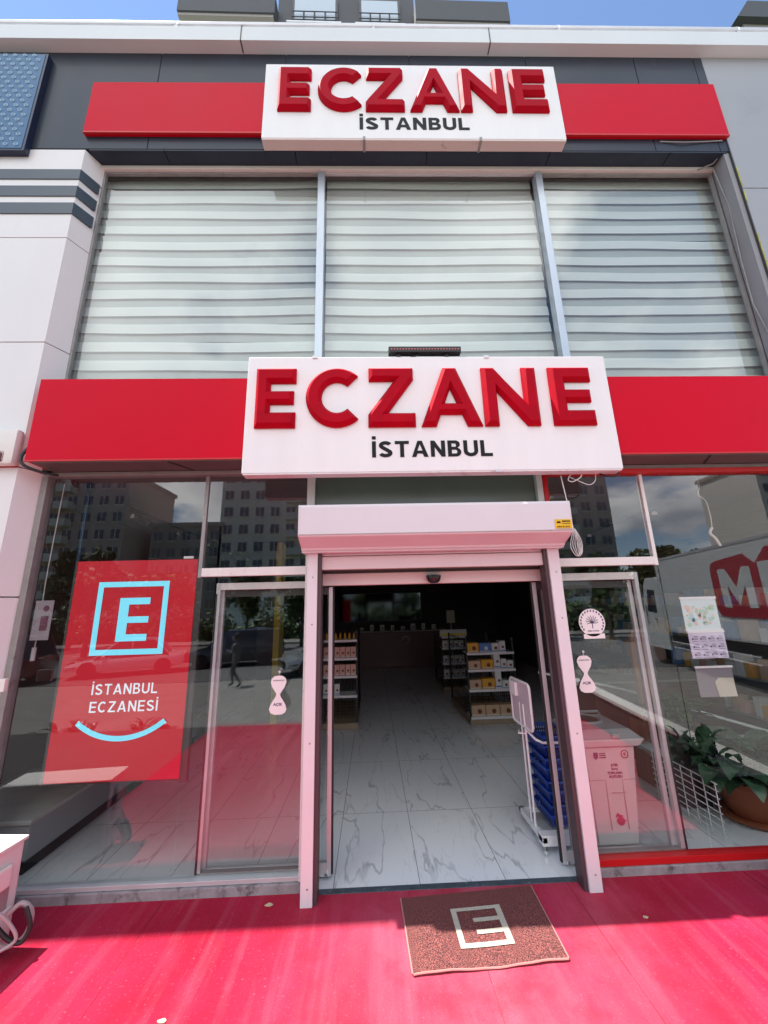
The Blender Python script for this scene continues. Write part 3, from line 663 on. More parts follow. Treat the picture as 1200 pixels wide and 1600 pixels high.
# led light bar on top of the lower sign
L = thing('light_bar', 'slim black light bar with red diodes on top of the lower sign', 'light bar', (.48, -.28, 3.9))
MB().box(.175, .79, -.335, -.27, 3.945, 3.998, .004).build('housing', 'black_metal', L)
g = MB()
for k in range(24): g.disc((.2+k*.0246, -.337, 3.971), .0065, 'y', .005, 10)
g.build('diode', mat('diode', (.5, .12, .14), .3), L)
for x in (.26, .67): MB().box(x-.018, x+.018, -.31, -.28, 3.901, 3.944).box(x-.008, x+.008, -.315, -.285, 3.92, 3.95).build('bracket', 'black_metal', L)
g = MB(); g.tube([(.44, -.3, 3.944), (.40, -.305, 3.925), (.36, -.31, 3.907)], .008); g.build('cable', 'wire_black', L)

# ------------------------------------------------------------------ ground floor storefront
# frame strip at the head
MB().box(-2.74, 3.9, .0, .08, 3.0, 3.034, .003).build('head_frame', 'frame_grey', B)
MB().box(1.545, 3.9, -.008, .08, 2.958, 2.998, .002).build('red_head_trim', 'red_trim', B)
MB().box(1.505, 1.545, -.006, .08, 2.30, 2.998, .002).build('red_side_trim', 'red_trim', B)
box('post', 'alu_white', B, -.535, -.47, .0, .08, 0.06, 2.998, .003)
box('post', 'alu_white', B, 1.45, 1.503, .0, .08, 0.06, 2.998, .003)
MB().box(-2.75, -2.70, .0, .08, .06, 2.998, .003).build('post', 'frame_grey', B)
box('over_door_panel', mat('olive', (.15, .17, .14), .18, var=.06), B, -.468, 1.448, .045, .06, 2.16, 2.998)
# kerbs under the windows
MB().box(-2.76, -.41, -.005, .12, -.01, .056, .006).build('kerb', 'kerb', B)
MB().box(1.47, 3.9, -.005, .12, -.01, .052, .006).build('kerb', 'kerb', B)
MB().box(-2.70, -.536, .012, .08, .058, .086, .003).build('sill', 'alu', B)
MB().box(1.505, 3.9, .005, .08, .054, .098, .003).build('sill', 'red_trim', B)
# left shop window: big pane, transom, lower pane
def pane(x0, x1, z0, z1, y=.045, m='glass'):
    return MB().quad((x0, y, z0), (x1, y, z0), (x1, y, z1), (x0, y, z1)).build('pane', m, B)
pane(-2.70, -1.405, .088, 2.998); MB().box(-1.405, -1.375, .03, .075, 2.13, 2.998, .003).build('mullion', 'frame_grey', B)
pane(-1.37, -.537, 2.21, 2.998)
MB().box(-1.372, -.537, .02, .085, 2.137, 2.205, .003).build('transom', 'alu_white', B)
pane(-1.403, -.537, .088, 2.134, .05)
# fixed sliding-door leaf frame seen inside the left window
F1 = thing('side_door_leaf', 'narrow framed glass leaf inside the left shop window', 'glass door', (-.9, .1, 0))
MB().box(-1.262, -1.228, .07, .11, .09, 2.085, .003).build('stile', 'alu', F1)
MB().box(-1.228, -.536, .07, .11, 2.03, 2.085, .003).build('head_rail', 'alu_white', F1)
MB().box(-1.262, -.536, .07, .11, .088, .10, .002).build('foot_rail', 'frame_grey', F1)
MB().box(-1.264, -1.25, .066, .071, .09, 2.0, .001).build('seal', 'rubber', F1)
# right window
pane(2.425, 3.9, .1, 2.956); MB().box(2.392, 2.422, .03, .075, 2.15, 2.956, .003).build('mullion', 'alu_white', B)
pane(1.505, 2.39, 2.225, 2.956)
MB().box(1.505, 2.392, .02, .085, 2.155, 2.222, .003).build('transom', 'alu_white', B)
pane(1.505, 2.423, .1, 2.152, .05)
F2 = thing('side_door_leaf', 'narrow framed glass leaf inside the right shop window in front of the bin', 'glass door', (1.9, .1, 0))
MB().box(2.218, 2.25, .07, .11, .1, 2.10, .003).build('stile', 'alu', F2)
MB().box(1.505, 2.218, .07, .11, 2.04, 2.10, .003).build('head_rail', 'alu_white', F2)
MB().box(2.248, 2.262, .066, .071, .1, 2.0, .001).build('seal', 'rubber', F2)
MB().box(1.505, 2.25, .07, .11, .099, .11, .002).build('foot_rail', 'frame_grey', F2)
# door surround
D = thing('door_surround', 'pale aluminium header with black dome sensor over the open entrance', 'door frame', (.5, .08, 0))
MB().box(-.47, 1.47, .06, .16, 2.045, 2.14, .004).build('header', mat('header', (.70, .63, .60), .4, var=.04), D)
MB().box(-.47, 1.47, .062, .14, 2.142, 2.17).build('header_gap', 'frame_dark', D)
for xa, xb in ((-.47, -.43), (1.44, 1.5)): MB().box(xa, xb, .0, .16, 0, 2.17, .003).build('jamb', mat('jamb_grey', (.30, .25, .25), .45, var=.08), D)
for k, x in enumerate((1.443, 1.458, 1.473, 1.488)): MB().box(x-.002, x+.002, -.006, .0, .0, 2.14).build('groove', 'frame_dark', D)
g = MB(); g.lathe([(.0005, 2.04), (.028, 2.044), (.046, 2.056), (.058, 2.075), (.062, 2.095), (.062, 2.105), (.03, 2.107)], .507, .02, 28)
g.box(.457, .557, .015, .062, 2.08, 2.112, .004); g.build('sensor', mat('sensor_black', (.015, .015, .016), .12), D, smooth=True)
# sliding leaves (open)
def leaf(label, x0, x1, edge):
    t = thing('sliding_door', label, 'sliding door', ((x0+x1)/2, .12, 0))
    MB().box(x0, x0+.032, .112, .148, .02, 2.035, .003).build('stile', 'alu', t)
    MB().box(x1-.032, x1, .112, .148, .02, 2.035, .003).build('stile', 'alu', t)
    MB().box(x0+.032, x1-.032, .112, .148, .02, .10, .003).build('bottom_rail', 'alu', t)
    MB().box(x0+.032, x1-.032, .112, .148, 1.975, 2.035, .003).build('top_rail', 'frame_dark', t)
    MB().quad((x0+.032, .13, .1), (x1-.032, .13, .1), (x1-.032, .13, 1.975), (x0+.032, .13, 1.975)).build('pane', 'glass', t)
    e = x1 if edge > 0 else x0
    MB().box(min(e, e+edge*.014), max(e, e+edge*.014), .118, .142, .03, 2.03, .002).build('edge_seal', 'rubber', t)
    MB().lathe([(.0005, .03), (.012, .032), (.012, .05), (.0005, .052)], e-edge*.03, .10, 12).build('guide_roller', 'chrome', t)
leaf('left glass leaf of the automatic door, slid open', -1.24, -.325, 1)
leaf('right glass leaf of the automatic door, slid open beside the bin', 1.355, 2.21, -1)
box('threshold', 'threshold', B, -.43, 1.47, -.03, .02, -.012, .004, .002)

# roller shutter
S = thing('roller_shutter', 'white roller shutter housing with guide rails round the entrance, rolled up', 'roller shutter', (.5, -.14, 0))
prof = [(.0, 2.63), (-.36, 2.618), (-.364, 2.60), (-.36, 2.395), (-.352, 2.38), (-.21, 2.315), (-.205, 2.300), (-.185, 2.30), (-.185, 2.285), (-.10, 2.285), (0, 2.29)]
MB().prism(prof, 'x', -.53, 1.515).build('housing', 'shutter_white', S)
for xa, xb in ((-.534, -.528), (1.513, 1.519)): MB().prism([(y*1.0-.002, z+.001) for y, z in prof], 'x', xa, xb).build('end_cap', 'shutter_white', S)
MB().box(-.53+.004, 1.511, -.362, -.3605, 2.392, 2.396).build('fold_line', 'frame_grey', S)
def rail(x0, x1, inner):
    o = MB().box(x0, x1, -.142, -.06, .0, 2.285, .003).build('guide_rail', 'shutter_white', S)
    xi = x1 if inner > 0 else x0
    MB().box(min(xi, xi+inner*.028), max(xi, xi+inner*.028), -.125, -.02, .0, 2.285, .002).build('guide_channel', mat('channel', (.07, .045, .05), .5), o)
    g = MB()
    for z in (.1, .95, 1.75, 2.1): g.disc(((x0+x1)/2+.005, -.1425, z), .006, 'y', .003, 10)
    g.build('screw', 'frame_grey', o)
rail(-.497, -.418, 1); rail(1.405, 1.494, -1)
MB().box(-.39, 1.377, -.10, -.055, 2.16, 2.262, .004).build('bottom_slat', mat('slat_pink', (.66, .60, .60), .45, var=.03), S)
g = MB()
for k in range(4): g.box(-.39, 1.377, -.092, -.062, 2.268+k*.022, 2.284+k*.022, .004)
g.build('slat_curtain', 'shutter_white', S)
g = MB(); g.tube([(-.325+.012*math.cos(t), -.102, 2.235+.012*math.sin(t)) for t in [2*math.pi*k/12 for k in range(13)]], .003, 6); g.build('lock_eye', 'white_metal', S)
st = MB().box(1.385, 1.512, -.366, -.3635, 2.405, 2.475).build('sticker', 'sticker_yellow', S)
MB().prism([(1.395, 2.445), (1.408, 2.464), (1.414, 2.455), (1.42, 2.462), (1.43, 2.445)], 'y', -.368, -.3662).build('logo', 'black_text', st)
text('lettering', 'ANKARA', 'black_text', st, 1.437, 1.503, 2.452, 2.467, -.3662, .001, .03)
text('lettering', 'OTOMATİK', 'black_text', st, 1.437, 1.503, 2.437, 2.447, -.3662, .001, .02)
text('lettering', '444 0 312', 'black_text', st, 1.395, 1.495, 2.411, 2.424, -.3662, .001, .04)

# dangling wires under the lower sign and along the left frame
w = MB()
w.tube([(1.62, -.25, 2.865), (1.59, -.26, 2.82), (1.62, -.27, 2.80), (1.68, -.28, 2.83), (1.70, -.27, 2.86)], .0042, cat=6)
w.tube([(1.545, -.24, 2.86), (1.56, -.26, 2.6), (1.575, -.26, 2.42), (1.58, -.27, 2.35)], .0042, cat=6)
for k in range(4):
    o_ = (k-1.5)*.011; w.tube([(1.58, -.27, 2.42), (1.56+o_, -.275-.006*k, 2.35), (1.552+o_*1.6, -.28, 2.27+.01*k), (1.575+o_, -.285+.006*k, 2.205+.008*(k % 2)), (1.60+o_*.6, -.28, 2.24), (1.598+o_, -.275, 2.33), (1.583, -.27, 2.415)], .0028, cat=8)
w.tube([(1.60, -.25, 2.85), (1.66, -.27, 2.81), (1.74, -.28, 2.77), (1.80, -.27, 2.80), (1.83, -.25, 2.87)], .0032, cat=6)
tag(w.build('hanging_cable', 'wire', None, smooth=True), 'bundle of pale loose cable hanging from the lower sign by the shutter', 'cable')
w = MB(); w.tube([(1.86, -.25, 2.87), (1.9, -.27, 2.845), (1.97, -.28, 2.84), (2.02, -.26, 2.875)], .007, cat=6)
tag(w.build('hanging_cable', 'wire_black', None, smooth=True), 'short black cable loop under the right end of the lower sign', 'cable')
w = MB(); w.tube([(-2.73, -.2, 3.17), (-2.75, -.22, 3.09), (-2.72, -.22, 3.02), (-2.64, -.15, 2.985), (-2.57, -.06, 2.985)], .012, cat=6)
tag(w.build('hanging_cable', 'wire_black', None, smooth=True), 'thick black cable curling round the lower left corner of the red board', 'cable')
w = MB(); w.tube([(-2.67, .14, 2.98), (-2.69, .15, 2.2), (-2.68, .15, 1.8), (-2.685, .15, 1.6)], .0042, cat=6); w.tube([(-2.685, .15, 1.62), (-2.685, .15, 1.52)], .016, cat=6)
tag(w.build('hanging_cable', 'wire', None, smooth=True), 'white cable with plug hanging behind the left shop window', 'cable')
w = MB(); w.tube([(3.12, .25, 2.98), (3.13, .25, 2.9), (3.10, .25, 2.82), (3.16, .25, 2.75), (3.17, .25, 2.6), (3.16, .25, 2.5)], .0042, cat=6)
w.tube([(3.16, .25, 2.5), (3.13, .25, 2.45), (3.17, .25, 2.4), (3.2, .25, 2.33)], .012, cat=6)
tag(w.build('hanging_cable', 'wire', None, smooth=True), 'wavy white cable hanging inside at the top of the right window', 'cable')

# plastic trunk hood on the pilaster + small junction box
T = thing('cable_hood', 'cream plastic cable hood on the white pilaster left of the red board', 'cable hood', (-3.0, -.16, 3.03))
MB().box(-3.4, -2.815, -.225, -.141, 3.03, 3.335, .035).build('hood', 'ac_white', T, smooth=True)
MB().box(-3.3, -2.885, -.2285, -.21, 3.05, 3.135, .02).build('opening', mat('opening', (.12, .02, .025), .6), T)
MB().lathe([(.02, 3.07), (.03, 3.08), (.025, 3.13), (.005, 3.14)], -2.99, -.225, 10).build('stub', 'bark', T)
J = thing('wall_switch_box', 'small cream switch box on the pilaster left of the shop window', 'switch box', (-2.60, -.15, 1.36))
MB().box(-2.70, -2.585, -.17, -.141, 1.355, 1.44, .004).build('box', 'ac_white', J); MB().box(-2.66, -2.63, -.173, -.1695, 1.385, 1.389).build('slot', 'frame_dark', J)

# ------------------------------------------------------------------ ILLUMINATED POSTER behind the left window
A = thing('advertising_poster', 'tall red poster with cyan framed letter and smile behind the left window', 'poster', (-1.94, .13, .66))
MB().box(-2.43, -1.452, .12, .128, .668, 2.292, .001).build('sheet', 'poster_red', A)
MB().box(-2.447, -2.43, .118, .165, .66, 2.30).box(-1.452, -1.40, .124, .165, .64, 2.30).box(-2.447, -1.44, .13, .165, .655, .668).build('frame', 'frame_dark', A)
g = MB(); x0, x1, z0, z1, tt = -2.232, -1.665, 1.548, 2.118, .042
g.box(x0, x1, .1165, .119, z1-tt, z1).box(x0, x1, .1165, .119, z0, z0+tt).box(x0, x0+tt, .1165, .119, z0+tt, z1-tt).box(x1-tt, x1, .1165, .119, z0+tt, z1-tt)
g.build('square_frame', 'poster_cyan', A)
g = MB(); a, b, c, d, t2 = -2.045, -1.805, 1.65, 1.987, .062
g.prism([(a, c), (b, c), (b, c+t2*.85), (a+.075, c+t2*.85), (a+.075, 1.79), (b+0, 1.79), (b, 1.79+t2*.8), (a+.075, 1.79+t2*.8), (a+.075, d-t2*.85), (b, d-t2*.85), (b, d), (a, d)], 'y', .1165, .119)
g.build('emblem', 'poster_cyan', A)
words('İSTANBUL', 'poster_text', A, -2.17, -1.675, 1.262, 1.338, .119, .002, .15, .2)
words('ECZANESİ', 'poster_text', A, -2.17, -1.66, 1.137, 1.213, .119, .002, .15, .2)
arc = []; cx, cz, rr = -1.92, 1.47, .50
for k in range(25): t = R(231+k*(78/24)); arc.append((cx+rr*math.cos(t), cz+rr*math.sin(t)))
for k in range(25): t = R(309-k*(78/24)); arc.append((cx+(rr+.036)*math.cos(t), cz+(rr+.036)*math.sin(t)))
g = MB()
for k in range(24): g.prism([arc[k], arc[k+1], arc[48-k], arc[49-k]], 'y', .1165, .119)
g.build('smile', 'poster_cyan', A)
MB().box(-1.57, -1.49, .1165, .122, 2.298, 2.318).build('tab', 'paper', A)

# small papers and decals
def decal_base(name, label, cat, loc, group=None): return thing(name, label, cat, loc, group)
t = decal_base('window_decal', 'round white decal with tree emblem on the right door glass', 'window sticker', (1.78, .04, 1.69))
MB().disc((1.782, .0405, 1.70), .108, 'y', .002, 40).build('disc', 'paper', t); MB().box(1.70, 1.873, .0395, .0415, 1.575, 1.612).build('foot_label', 'paper', t)
g = MB(); random.seed(5)
for k in range(17):
    an = R(-35+k*250/16); g.box(1.782+.092*math.cos(an)-.005, 1.782+.092*math.cos(an)+.005, .0375, .039, 1.70+.092*math.sin(an)-.008, 1.70+.092*math.sin(an)+.008)
g.build('rim_lettering', 'ink', t)
g = MB(); g.box(1.779, 1.785, .0375, .039, 1.655, 1.70)
for k in range(9):
    an = R(-20+k*220/8); g.tube([(1.782, .038, 1.695), (1.782+.03*math.cos(an), .038, 1.705+.03*math.sin(an)), (1.782+.05*math.cos(an+.15), .038, 1.71+.045*math.sin(an+.15))], .0022, 4)
g.build('tree_emblem', 'ink', t)
text('lettering', 'YEŞİL ECZANE', 'ink', t, 1.735, 1.83, 1.628, 1.642, .039, .001, .02)
def hourglass(label, cx, cz, h):
    t = decal_base('window_decal', label, 'window sticker', (cx, .04, cz), 'twin lobed open signs on the door glass')
    pts = []
    prof = [(0, .5), (.16, .485), (.27, .42), (.30, .33), (.24, .2), (.12, .08), (.07, .02), (.10, -.05), (.2, -.15), (.29, -.26), (.33, -.36), (.28, -.45), (.15, -.495), (0, -.5)]
    L_ = [(-w*h*.72, z*h) for w, z in prof]; R_ = [(w*h*.72, z*h) for w, z in prof[::-1]][1:-1]
    g = MB(); n = len(prof)
    for i in range(n-1):
        (wa, za), (wb_, zb) = prof[i], prof[i+1]; k = h*.72
        P4 = [(cx-wa*k, cz+za*h), (cx+wa*k, cz+za*h), (cx+wb_*k, cz+zb*h), (cx-wb_*k, cz+zb*h)]
        if wa == 0: P4 = [P4[0], P4[2], P4[3]]
        elif wb_ == 0: P4 = P4[:3]
        g.prism(P4, 'y', .0385, .0405)
    g.build('card', 'paper', t)
    g = MB(); g.tube([(cx, .04, cz+h*.49), (cx+.004, .04, cz+h*.6)], .003, 5); g.disc((cx+.004, .04, cz+h*.6), .01, 'y', .003, 10); g.build('hook', 'alu', t)
    text('lettering', 'AÇIK', 'ink', t, cx-.035, cx+.035, cz-.29*h, cz-.29*h+.024, .0383, .001, .03)
    text('lettering', 'HOŞGELDİNİZ', 'ink', t, cx-.042, cx+.042, cz+.35*h, cz+.35*h+.013, .0383, .001, .01)
hourglass('white twin lobed open card hanging on the left door glass', -.725, 1.235, .275)
hourglass('white twin lobed open card on the glass below the round decal', 1.672, 1.313, .275)
# notice sheets in right window
t = decal_base('hanging_poster', 'pastel coloured cartoonless notice hanging highest in the right window'.replace(' cartoonless', ''), 'notice', (2.78, .14, 1.6))
MB().box(2.632, 2.938, .139, .142, 1.615, 1.868).build('sheet', mat('pastel', (.62, .72, .72), .6), t)
MB().box(2.625, 2.945, .134, .146, 1.862, 1.882).box(2.625, 2.945, .134, .146, 1.604, 1.618).build('rail', 'white_metal', t)
pc = [mat('past_a', (.75, .42, .34), .6), mat('past_b', (.35, .62, .66), .6), mat('past_c', (.72, .62, .5), .6), mat('past_d', (.4, .6, .4), .6)]
random.seed(11)
for q in range(4):
    g = MB()
    for k in range(16):
        x = 2.66+random.random()*.24; z = 1.65+random.random()*.15; rr = random.uniform(.007, .018)
        g.disc((x, .137, z), rr, 'y', .0015+.0005*q, 7)
    g.build('printed_spot', pc[q], t)
t = decal_base('hanging_poster', 'lilac duty rota calendar hanging in the middle of the right window', 'notice', (2.79, .14, 1.38))
MB().box(2.64, 2.95, .139, .142, 1.385, 1.598).build('sheet', 'paper_purple', t); MB().box(2.635, 2.955, .134, .146, 1.588, 1.604).build('rail', 'white_metal', t)
g = MB()
for r in range(3):
    for c in range(4):
        x = 2.665+c*.072; z = 1.545-r*.063
        g.box(x, x+.012, .1365, .1385, z-.012, z); 
        for j in range(3): g.box(x+.017, x+.05, .1365, .1385, z+.012-j*.011, z+.0145-j*.011)
        g.box(x, x+.05, .1365, .1385, z-.026, z-.0245)
g.build('calendar_print', 'ink', t)
t = decal_base('hanging_poster', 'transparent grey pocket with a cream card hanging lowest in the right window', 'notice', (2.8, .14, 1.1))
MB().box(2.645, 2.952, .143, .146, 1.09, 1.318).build('pocket', mat('pocket', (.22, .2, .22), .35), t)
MB().box(2.64, 2.957, .134, .148, 1.31, 1.326).build('rail', 'white_metal', t)
MB().prism([(2.80, 1.09), (2.95, 1.09), (2.945, 1.23), (2.82, 1.235), (2.785, 1.2)], 'y', .138, .142).build('card', mat('cream_card', (.55, .52, .42), .6), t)
t = decal_base('notice_sheet', 'faded white notice with purple print at the far left of the shop window', 'notice', (-2.62, .06, 1.8))
MB().box(-2.66, -2.52, .058, .060, 1.68, 1.98).build('sheet', mat('sheet_dim', (.30, .25, .28), .6), t)
MB().box(-2.60, -2.545, .055, .0575, 1.75, 1.86).disc((-2.572, .0565, 1.92), .022, 'y', .002).build('print', mat('purple_print', (.14, .03, .07), .6), t)

# ------------------------------------------------------------------ DOORMAT
dm = thing('doormat', 'brown looped doormat with cream framed letter before the entrance', 'doormat', (.6, -.35, 0))
mv = [(.158, -.118), (1.038, -.062), (1.022, -.612), (.182, -.648)]
g = MB(); nx, ny = 24, 14; random.seed(2)
def mp(u, v, off=0):
    a = Vector((*mv[3], 0)).lerp(Vector((*mv[2], 0)), u); b = Vector((*mv[0], 0)).lerp(Vector((*mv[1], 0)), u); p = a.lerp(b, v)
    p.z = .013+.003*math.sin(u*9)*(1-v)+off
    if v == 0: p.y += .0015*math.sin(u*31)+.003*math.sin(u*9)
    return p
vv = [[g.bm.verts.new(mp(i/nx, j/ny)) for i in range(nx+1)] for j in range(ny+1)]
for j in range(ny):
    for i in range(nx): g.bm.faces.new((vv[j][i], vv[j][i+1], vv[j+1][i+1], vv[j+1][i]))
bd = [vv[0][i] for i in range(nx+1)]+[vv[j][nx] for j in range(1, ny+1)]+[vv[ny][i] for i in range(nx-1, -1, -1)]+[vv[j][0] for j in range(ny-1, 0, -1)]
lo = [g.bm.verts.new((v.co.x, v.co.y, .001)) for v in bd]
for i in range(len(bd)): g.bm.faces.new((bd[i], lo[i], lo[(i+1) % len(bd)], bd[(i+1) % len(bd)]))
g.build('pile', 'doormat', dm)
g = MB()
g.tube([mp(i/nx, 0)+Vector((0, -.003, -.003)) for i in range(nx+1)], .005, 6); g.tube([mp(0, j/ny)+Vector((-.003, 0, -.003)) for j in range(ny+1)], .005, 6); g.tube([mp(1, j/ny)+Vector((.003, 0, -.003)) for j in range(ny+1)], .005, 6)
g.build('edge', mat('mat_edge', (.45, .2, .18), .7), dm)
g = MB()
def bar(u0, v0, u1, v1):
    n = 6
    for i in range(n):
        a, b = u0+(u1-u0)*i/n, u0+(u1-u0)*(i+1)/n
        q = [mp(a, v0, .004), mp(b, v0, .004), mp(b, v1, .004), mp(a, v1, .004)]; g.quad(*[tuple(p) for p in q])
ua, ub, va, vb = .335, .70, .21, .745
bar(ua, vb-.05, ub, vb); bar(ua, va, ub, va+.058); bar(ua, va+.058, ua+.038, vb-.05); bar(ub-.042, va+.058, ub, vb-.05)
bar(.475, .53, .658, .585); bar(.475, .37, .658, .425)
g.build('emblem', mat('mat_cream', (.52, .47, .38), .8, var=.12, vscale=60, bump=.6, bscale=200), dm)

# ramp parapet beside the carpet (mirrored in the right window)
pw = thing('parapet', 'dark brown low parapet with pale coping along the right side of the carpet', 'low wall', (3.5, -2.0, 0))
g = MB(); g.prism([(-3.8, 0), (-.2, 0), (-.2, .30), (-3.8, .52)], 'x', 3.4, 3.55); g.build('wall', 'wall_brown', pw)
g = MB(); g.prism([(-3.82, .52), (-.18, .30), (-.18, .34), (-3.82, .56)], 'x', 3.38, 3.57); g.build('coping', 'cream', pw)
refl_blocker = thing('planter', 'added dark box with shrub, blocking the carpet reflection in the right glass', 'planter', (3.0, -.7, 0)); MB().box(2.70, 3.33, -1.15, -.34, 0, .40, .01).build('box', 'frame_dark', refl_blocker); leaves_later = refl_blocker  # added out of view to block the carpet's reflection in the right pane
# litter on the carpet
random.seed(9)
for k, (x, y, s_, lab) in enumerate(((-1.02, -.80, .016, 'small pale dry leaf scrap on the red carpet left of the doormat'), (-.80, -1.0, .018, 'torn tan leaf scrap on the carpet nearest the camera on the left'), (-.70, -.10, .02, 'white crumpled scrap near the left window kerb'), (1.62, -.36, .012, 'white crumb in the shadow right of the door rail'))):
    g = MB(); n = 7
    pts = [(x+s_*random.uniform(.5, 1.2)*math.cos(2*math.pi*i/n)*1.5, y+s_*random.uniform(.4, 1)*math.sin(2*math.pi*i/n)) for i in range(n)]
    g.prism(pts, 'z', .002, .006); tag(g.build('litter_scrap', 'debris', None), lab, 'litter')

# ------------------------------------------------------------------ AC OUTDOOR UNIT, bottom left
ac = thing('air_conditioner_unit', 'white outdoor air conditioner unit standing at the lower left edge', 'air conditioner', (-2.28, -.45, 0))
X0, X1, Y0, Y1, Z1 = -2.92, -2.13, -.60, -.345, .57
RZ = Matrix.Rotation(R(-5), 4, 'Z'); PV = Matrix.Translation((X1, Y1, 0)); XF = PV @ RZ @ PV.inverted()
MB().box(X0, X1, Y0, Y1, .04, Z1-.02, .015).build('casing', 'ac_white', ac, xf=XF)
MB().box(X0-.01, X1+.012, Y0-.012, Y1+.01, Z1-.02, Z1, .006).build('lid', mat('lid', (.78, .77, .72), .5, dirt=((.5, .45, .4), .6, .2), dscale=8), ac, xf=XF)
MB().box(X1+.001, X1+.03, Y0+.03, Y1-.08, Z1-.21, Z1-.1, .012).build('handle', 'ac_white', ac, xf=XF)
MB().box(X1+.001, X1+.004, Y1-.13, Y1-.06, Z1-.34, Z1-.14).build('rating_plate', mat('plate', (.35, .28, .28), .5), ac, xf=XF)
g = MB()
for k in range(6): g.box(X1+.001, X1+.006, Y0+.06, Y1-.17, Z1-.36-.014*k, Z1-.353-.014*k)
g.build('vent_slot', 'frame_dark', ac, xf=XF)
g = MB(); g.box(X1+.001, X1+.018, Y0+.12, Y1-.03, .10, .24, .008); g.build('valve_cover', 'ac_white', ac, xf=XF)
g = MB(); g.tube([(X1+.03, -.42, .22), (X1+.08, -.40, .26), (X1+.13, -.38, .20), (X1+.12, -.39, .10), (X1+.05, -.42, .07), (X1+.0, -.45, .11)], .013, 8, cat=6)
g.tube([(X1+.03, -.50, .28), (X1+.09, -.47, .20), (X1+.12, -.46, .12), (X1+.02, -.5, .08)], .009, 8, cat=6)
g.build('hose', mat('hose', (.40, .36, .36), .5), ac, smooth=True)
g = MB(); g.tube([(X1+.02, -.48, .2), (X1+.08, -.46, .13), (X1+.14, -.44, .10), (X1+.16, -.42, .16), (X1+.12, -.42, .25)], .012, 8, cat=6); g.build('insulated_pipe', 'wire_black', ac, smooth=True)
for x in (X0+.1, X1-.12): MB().box(x, x+.06, Y0-.02, Y1+.02, .0, .04, .004).build('foot', 'rubber', ac, xf=XF)

# ------------------------------------------------------------------ INTERIOR
# white podium along the left wall
t = thing('display_podium', 'long low white podium with black plinth inside the left window', 'podium', (-3.0, 1.6, 0))
MB().box(-3.44, -2.60, .30, 3.2, .10, .34, .004).build('body', mat('podium', (.34, .35, .36), .4, var=.04), t)
MB().box(-3.44, -2.585, .28, 3.25, .34, .37, .004).build('top', mat('podium_top', (.5, .5, .47), .4, var=.15, vscale=5), t)
MB().box(-3.42, -2.63, .33, 3.15, .0, .10).build('plinth', 'rubber', t)
# column
t = thing('interior_column', 'dark interior column with a yellow strip behind the left door glass', 'column', (-1.8, 4.1, 0))
MB().box(-2.02, -1.74, 3.95, 4.3, 0, 3.05).build('shaft', 'frame_dark', t); MB().box(-1.739, -1.64, 3.95, 4.3, 0, 3.05).build('yellow_strip', 'yellow', t)

def gondola(label, cx, y0, w, d, h, shelves, mats, seed, group='wire shelf units in the shop'):
    t = thing('shelf_unit', label, 'shelf unit', (cx, y0, 0), group)
    MB().box(cx-w/2, cx+w/2, y0, y0+d, 0, .09, .004).build('plinth', 'wood_pale', t)
    for sx in (-1, 1):
        for yy in (y0+.02, y0+d-.02): MB().box(cx+sx*(w/2-.015)-.015, cx+sx*(w/2-.015)+.015, yy-.015, yy+.015, .09, h).build('upright', 'black_metal', t)
    g = MB(); 
    for k in range(int(d/.12)): 
        for sx in (-1, 1): g.tube([(cx+sx*(w/2-.01), y0+.06+k*.12, .09), (cx+sx*(w/2-.01), y0+.06+k*.12, h)], .004, 4)
    for k in range(int(h/.14)):
        for sx in (-1, 1): g.tube([(cx+sx*(w/2-.01), y0, .15+k*.14), (cx+sx*(w/2-.01), y0+d, .15+k*.14)], .004, 4)
    for k in range(9): g.tube([(cx-w/2+.04+k*(w-.08)/8, y0+.32, .09), (cx-w/2+.04+k*(w-.08)/8, y0+.32, h-.05)], .003, 4)
    for k in range(6): g.tube([(cx-w/2, y0+.32, .14+k*.05), (cx+w/2, y0+.32, .14+k*.05)], .003, 4)
    g.build('wire_grid', 'black_metal', t)
    for z in shelves: MB().box(cx-w/2+.01, cx+w/2-.01, y0-.03, y0+.30, z-.018, z, .002).build('shelf', 'white_metal', t)
    g = MB()
    for z in shelves: g.box(cx-w/2+.01, cx+w/2-.01, y0-.036, y0-.031, z-.035, z)
    g.build('price_rail', 'white_metal', t)
    random.seed(seed)
    ords = ['lowest', 'second lowest', 'second highest', 'highest', 'topmost']
    return t
BOX = {}
def product(label, kind, x, y, z, w, h, d=.16, round_print=True):
    """carton with a printed motif; meshes shared between equal cartons"""
    key = (kind, w, h, d)
    if key not in BOX:
        t = thing('product_box', label, 'product box', (0, 0, 0), 'cartons on the shop shelves')
        MB().box(-w/2, w/2, 0, d, 0, h, .002).build('carton', kind, t)
        g = MB(); g.disc((w*.08, -.0015, h*.45), min(w, h)*.22, 'y', .002, 12); g.build('motif', 'brown_print' if kind != 'blue_box' else 'white_box', t)
        MB().box(-w/2+.005, w/2-.005, -.0025, -.0005, h*.08, h*.16).build('caption_band', 'white_box' if kind != 'white_box' else 'blue_box', t)
        BOX[key] = t; t.location = (x, y, z); tag(t, label); return t
    c = copy_tree(BOX[key]); c.location = (x, y, z); tag(c, label); return c
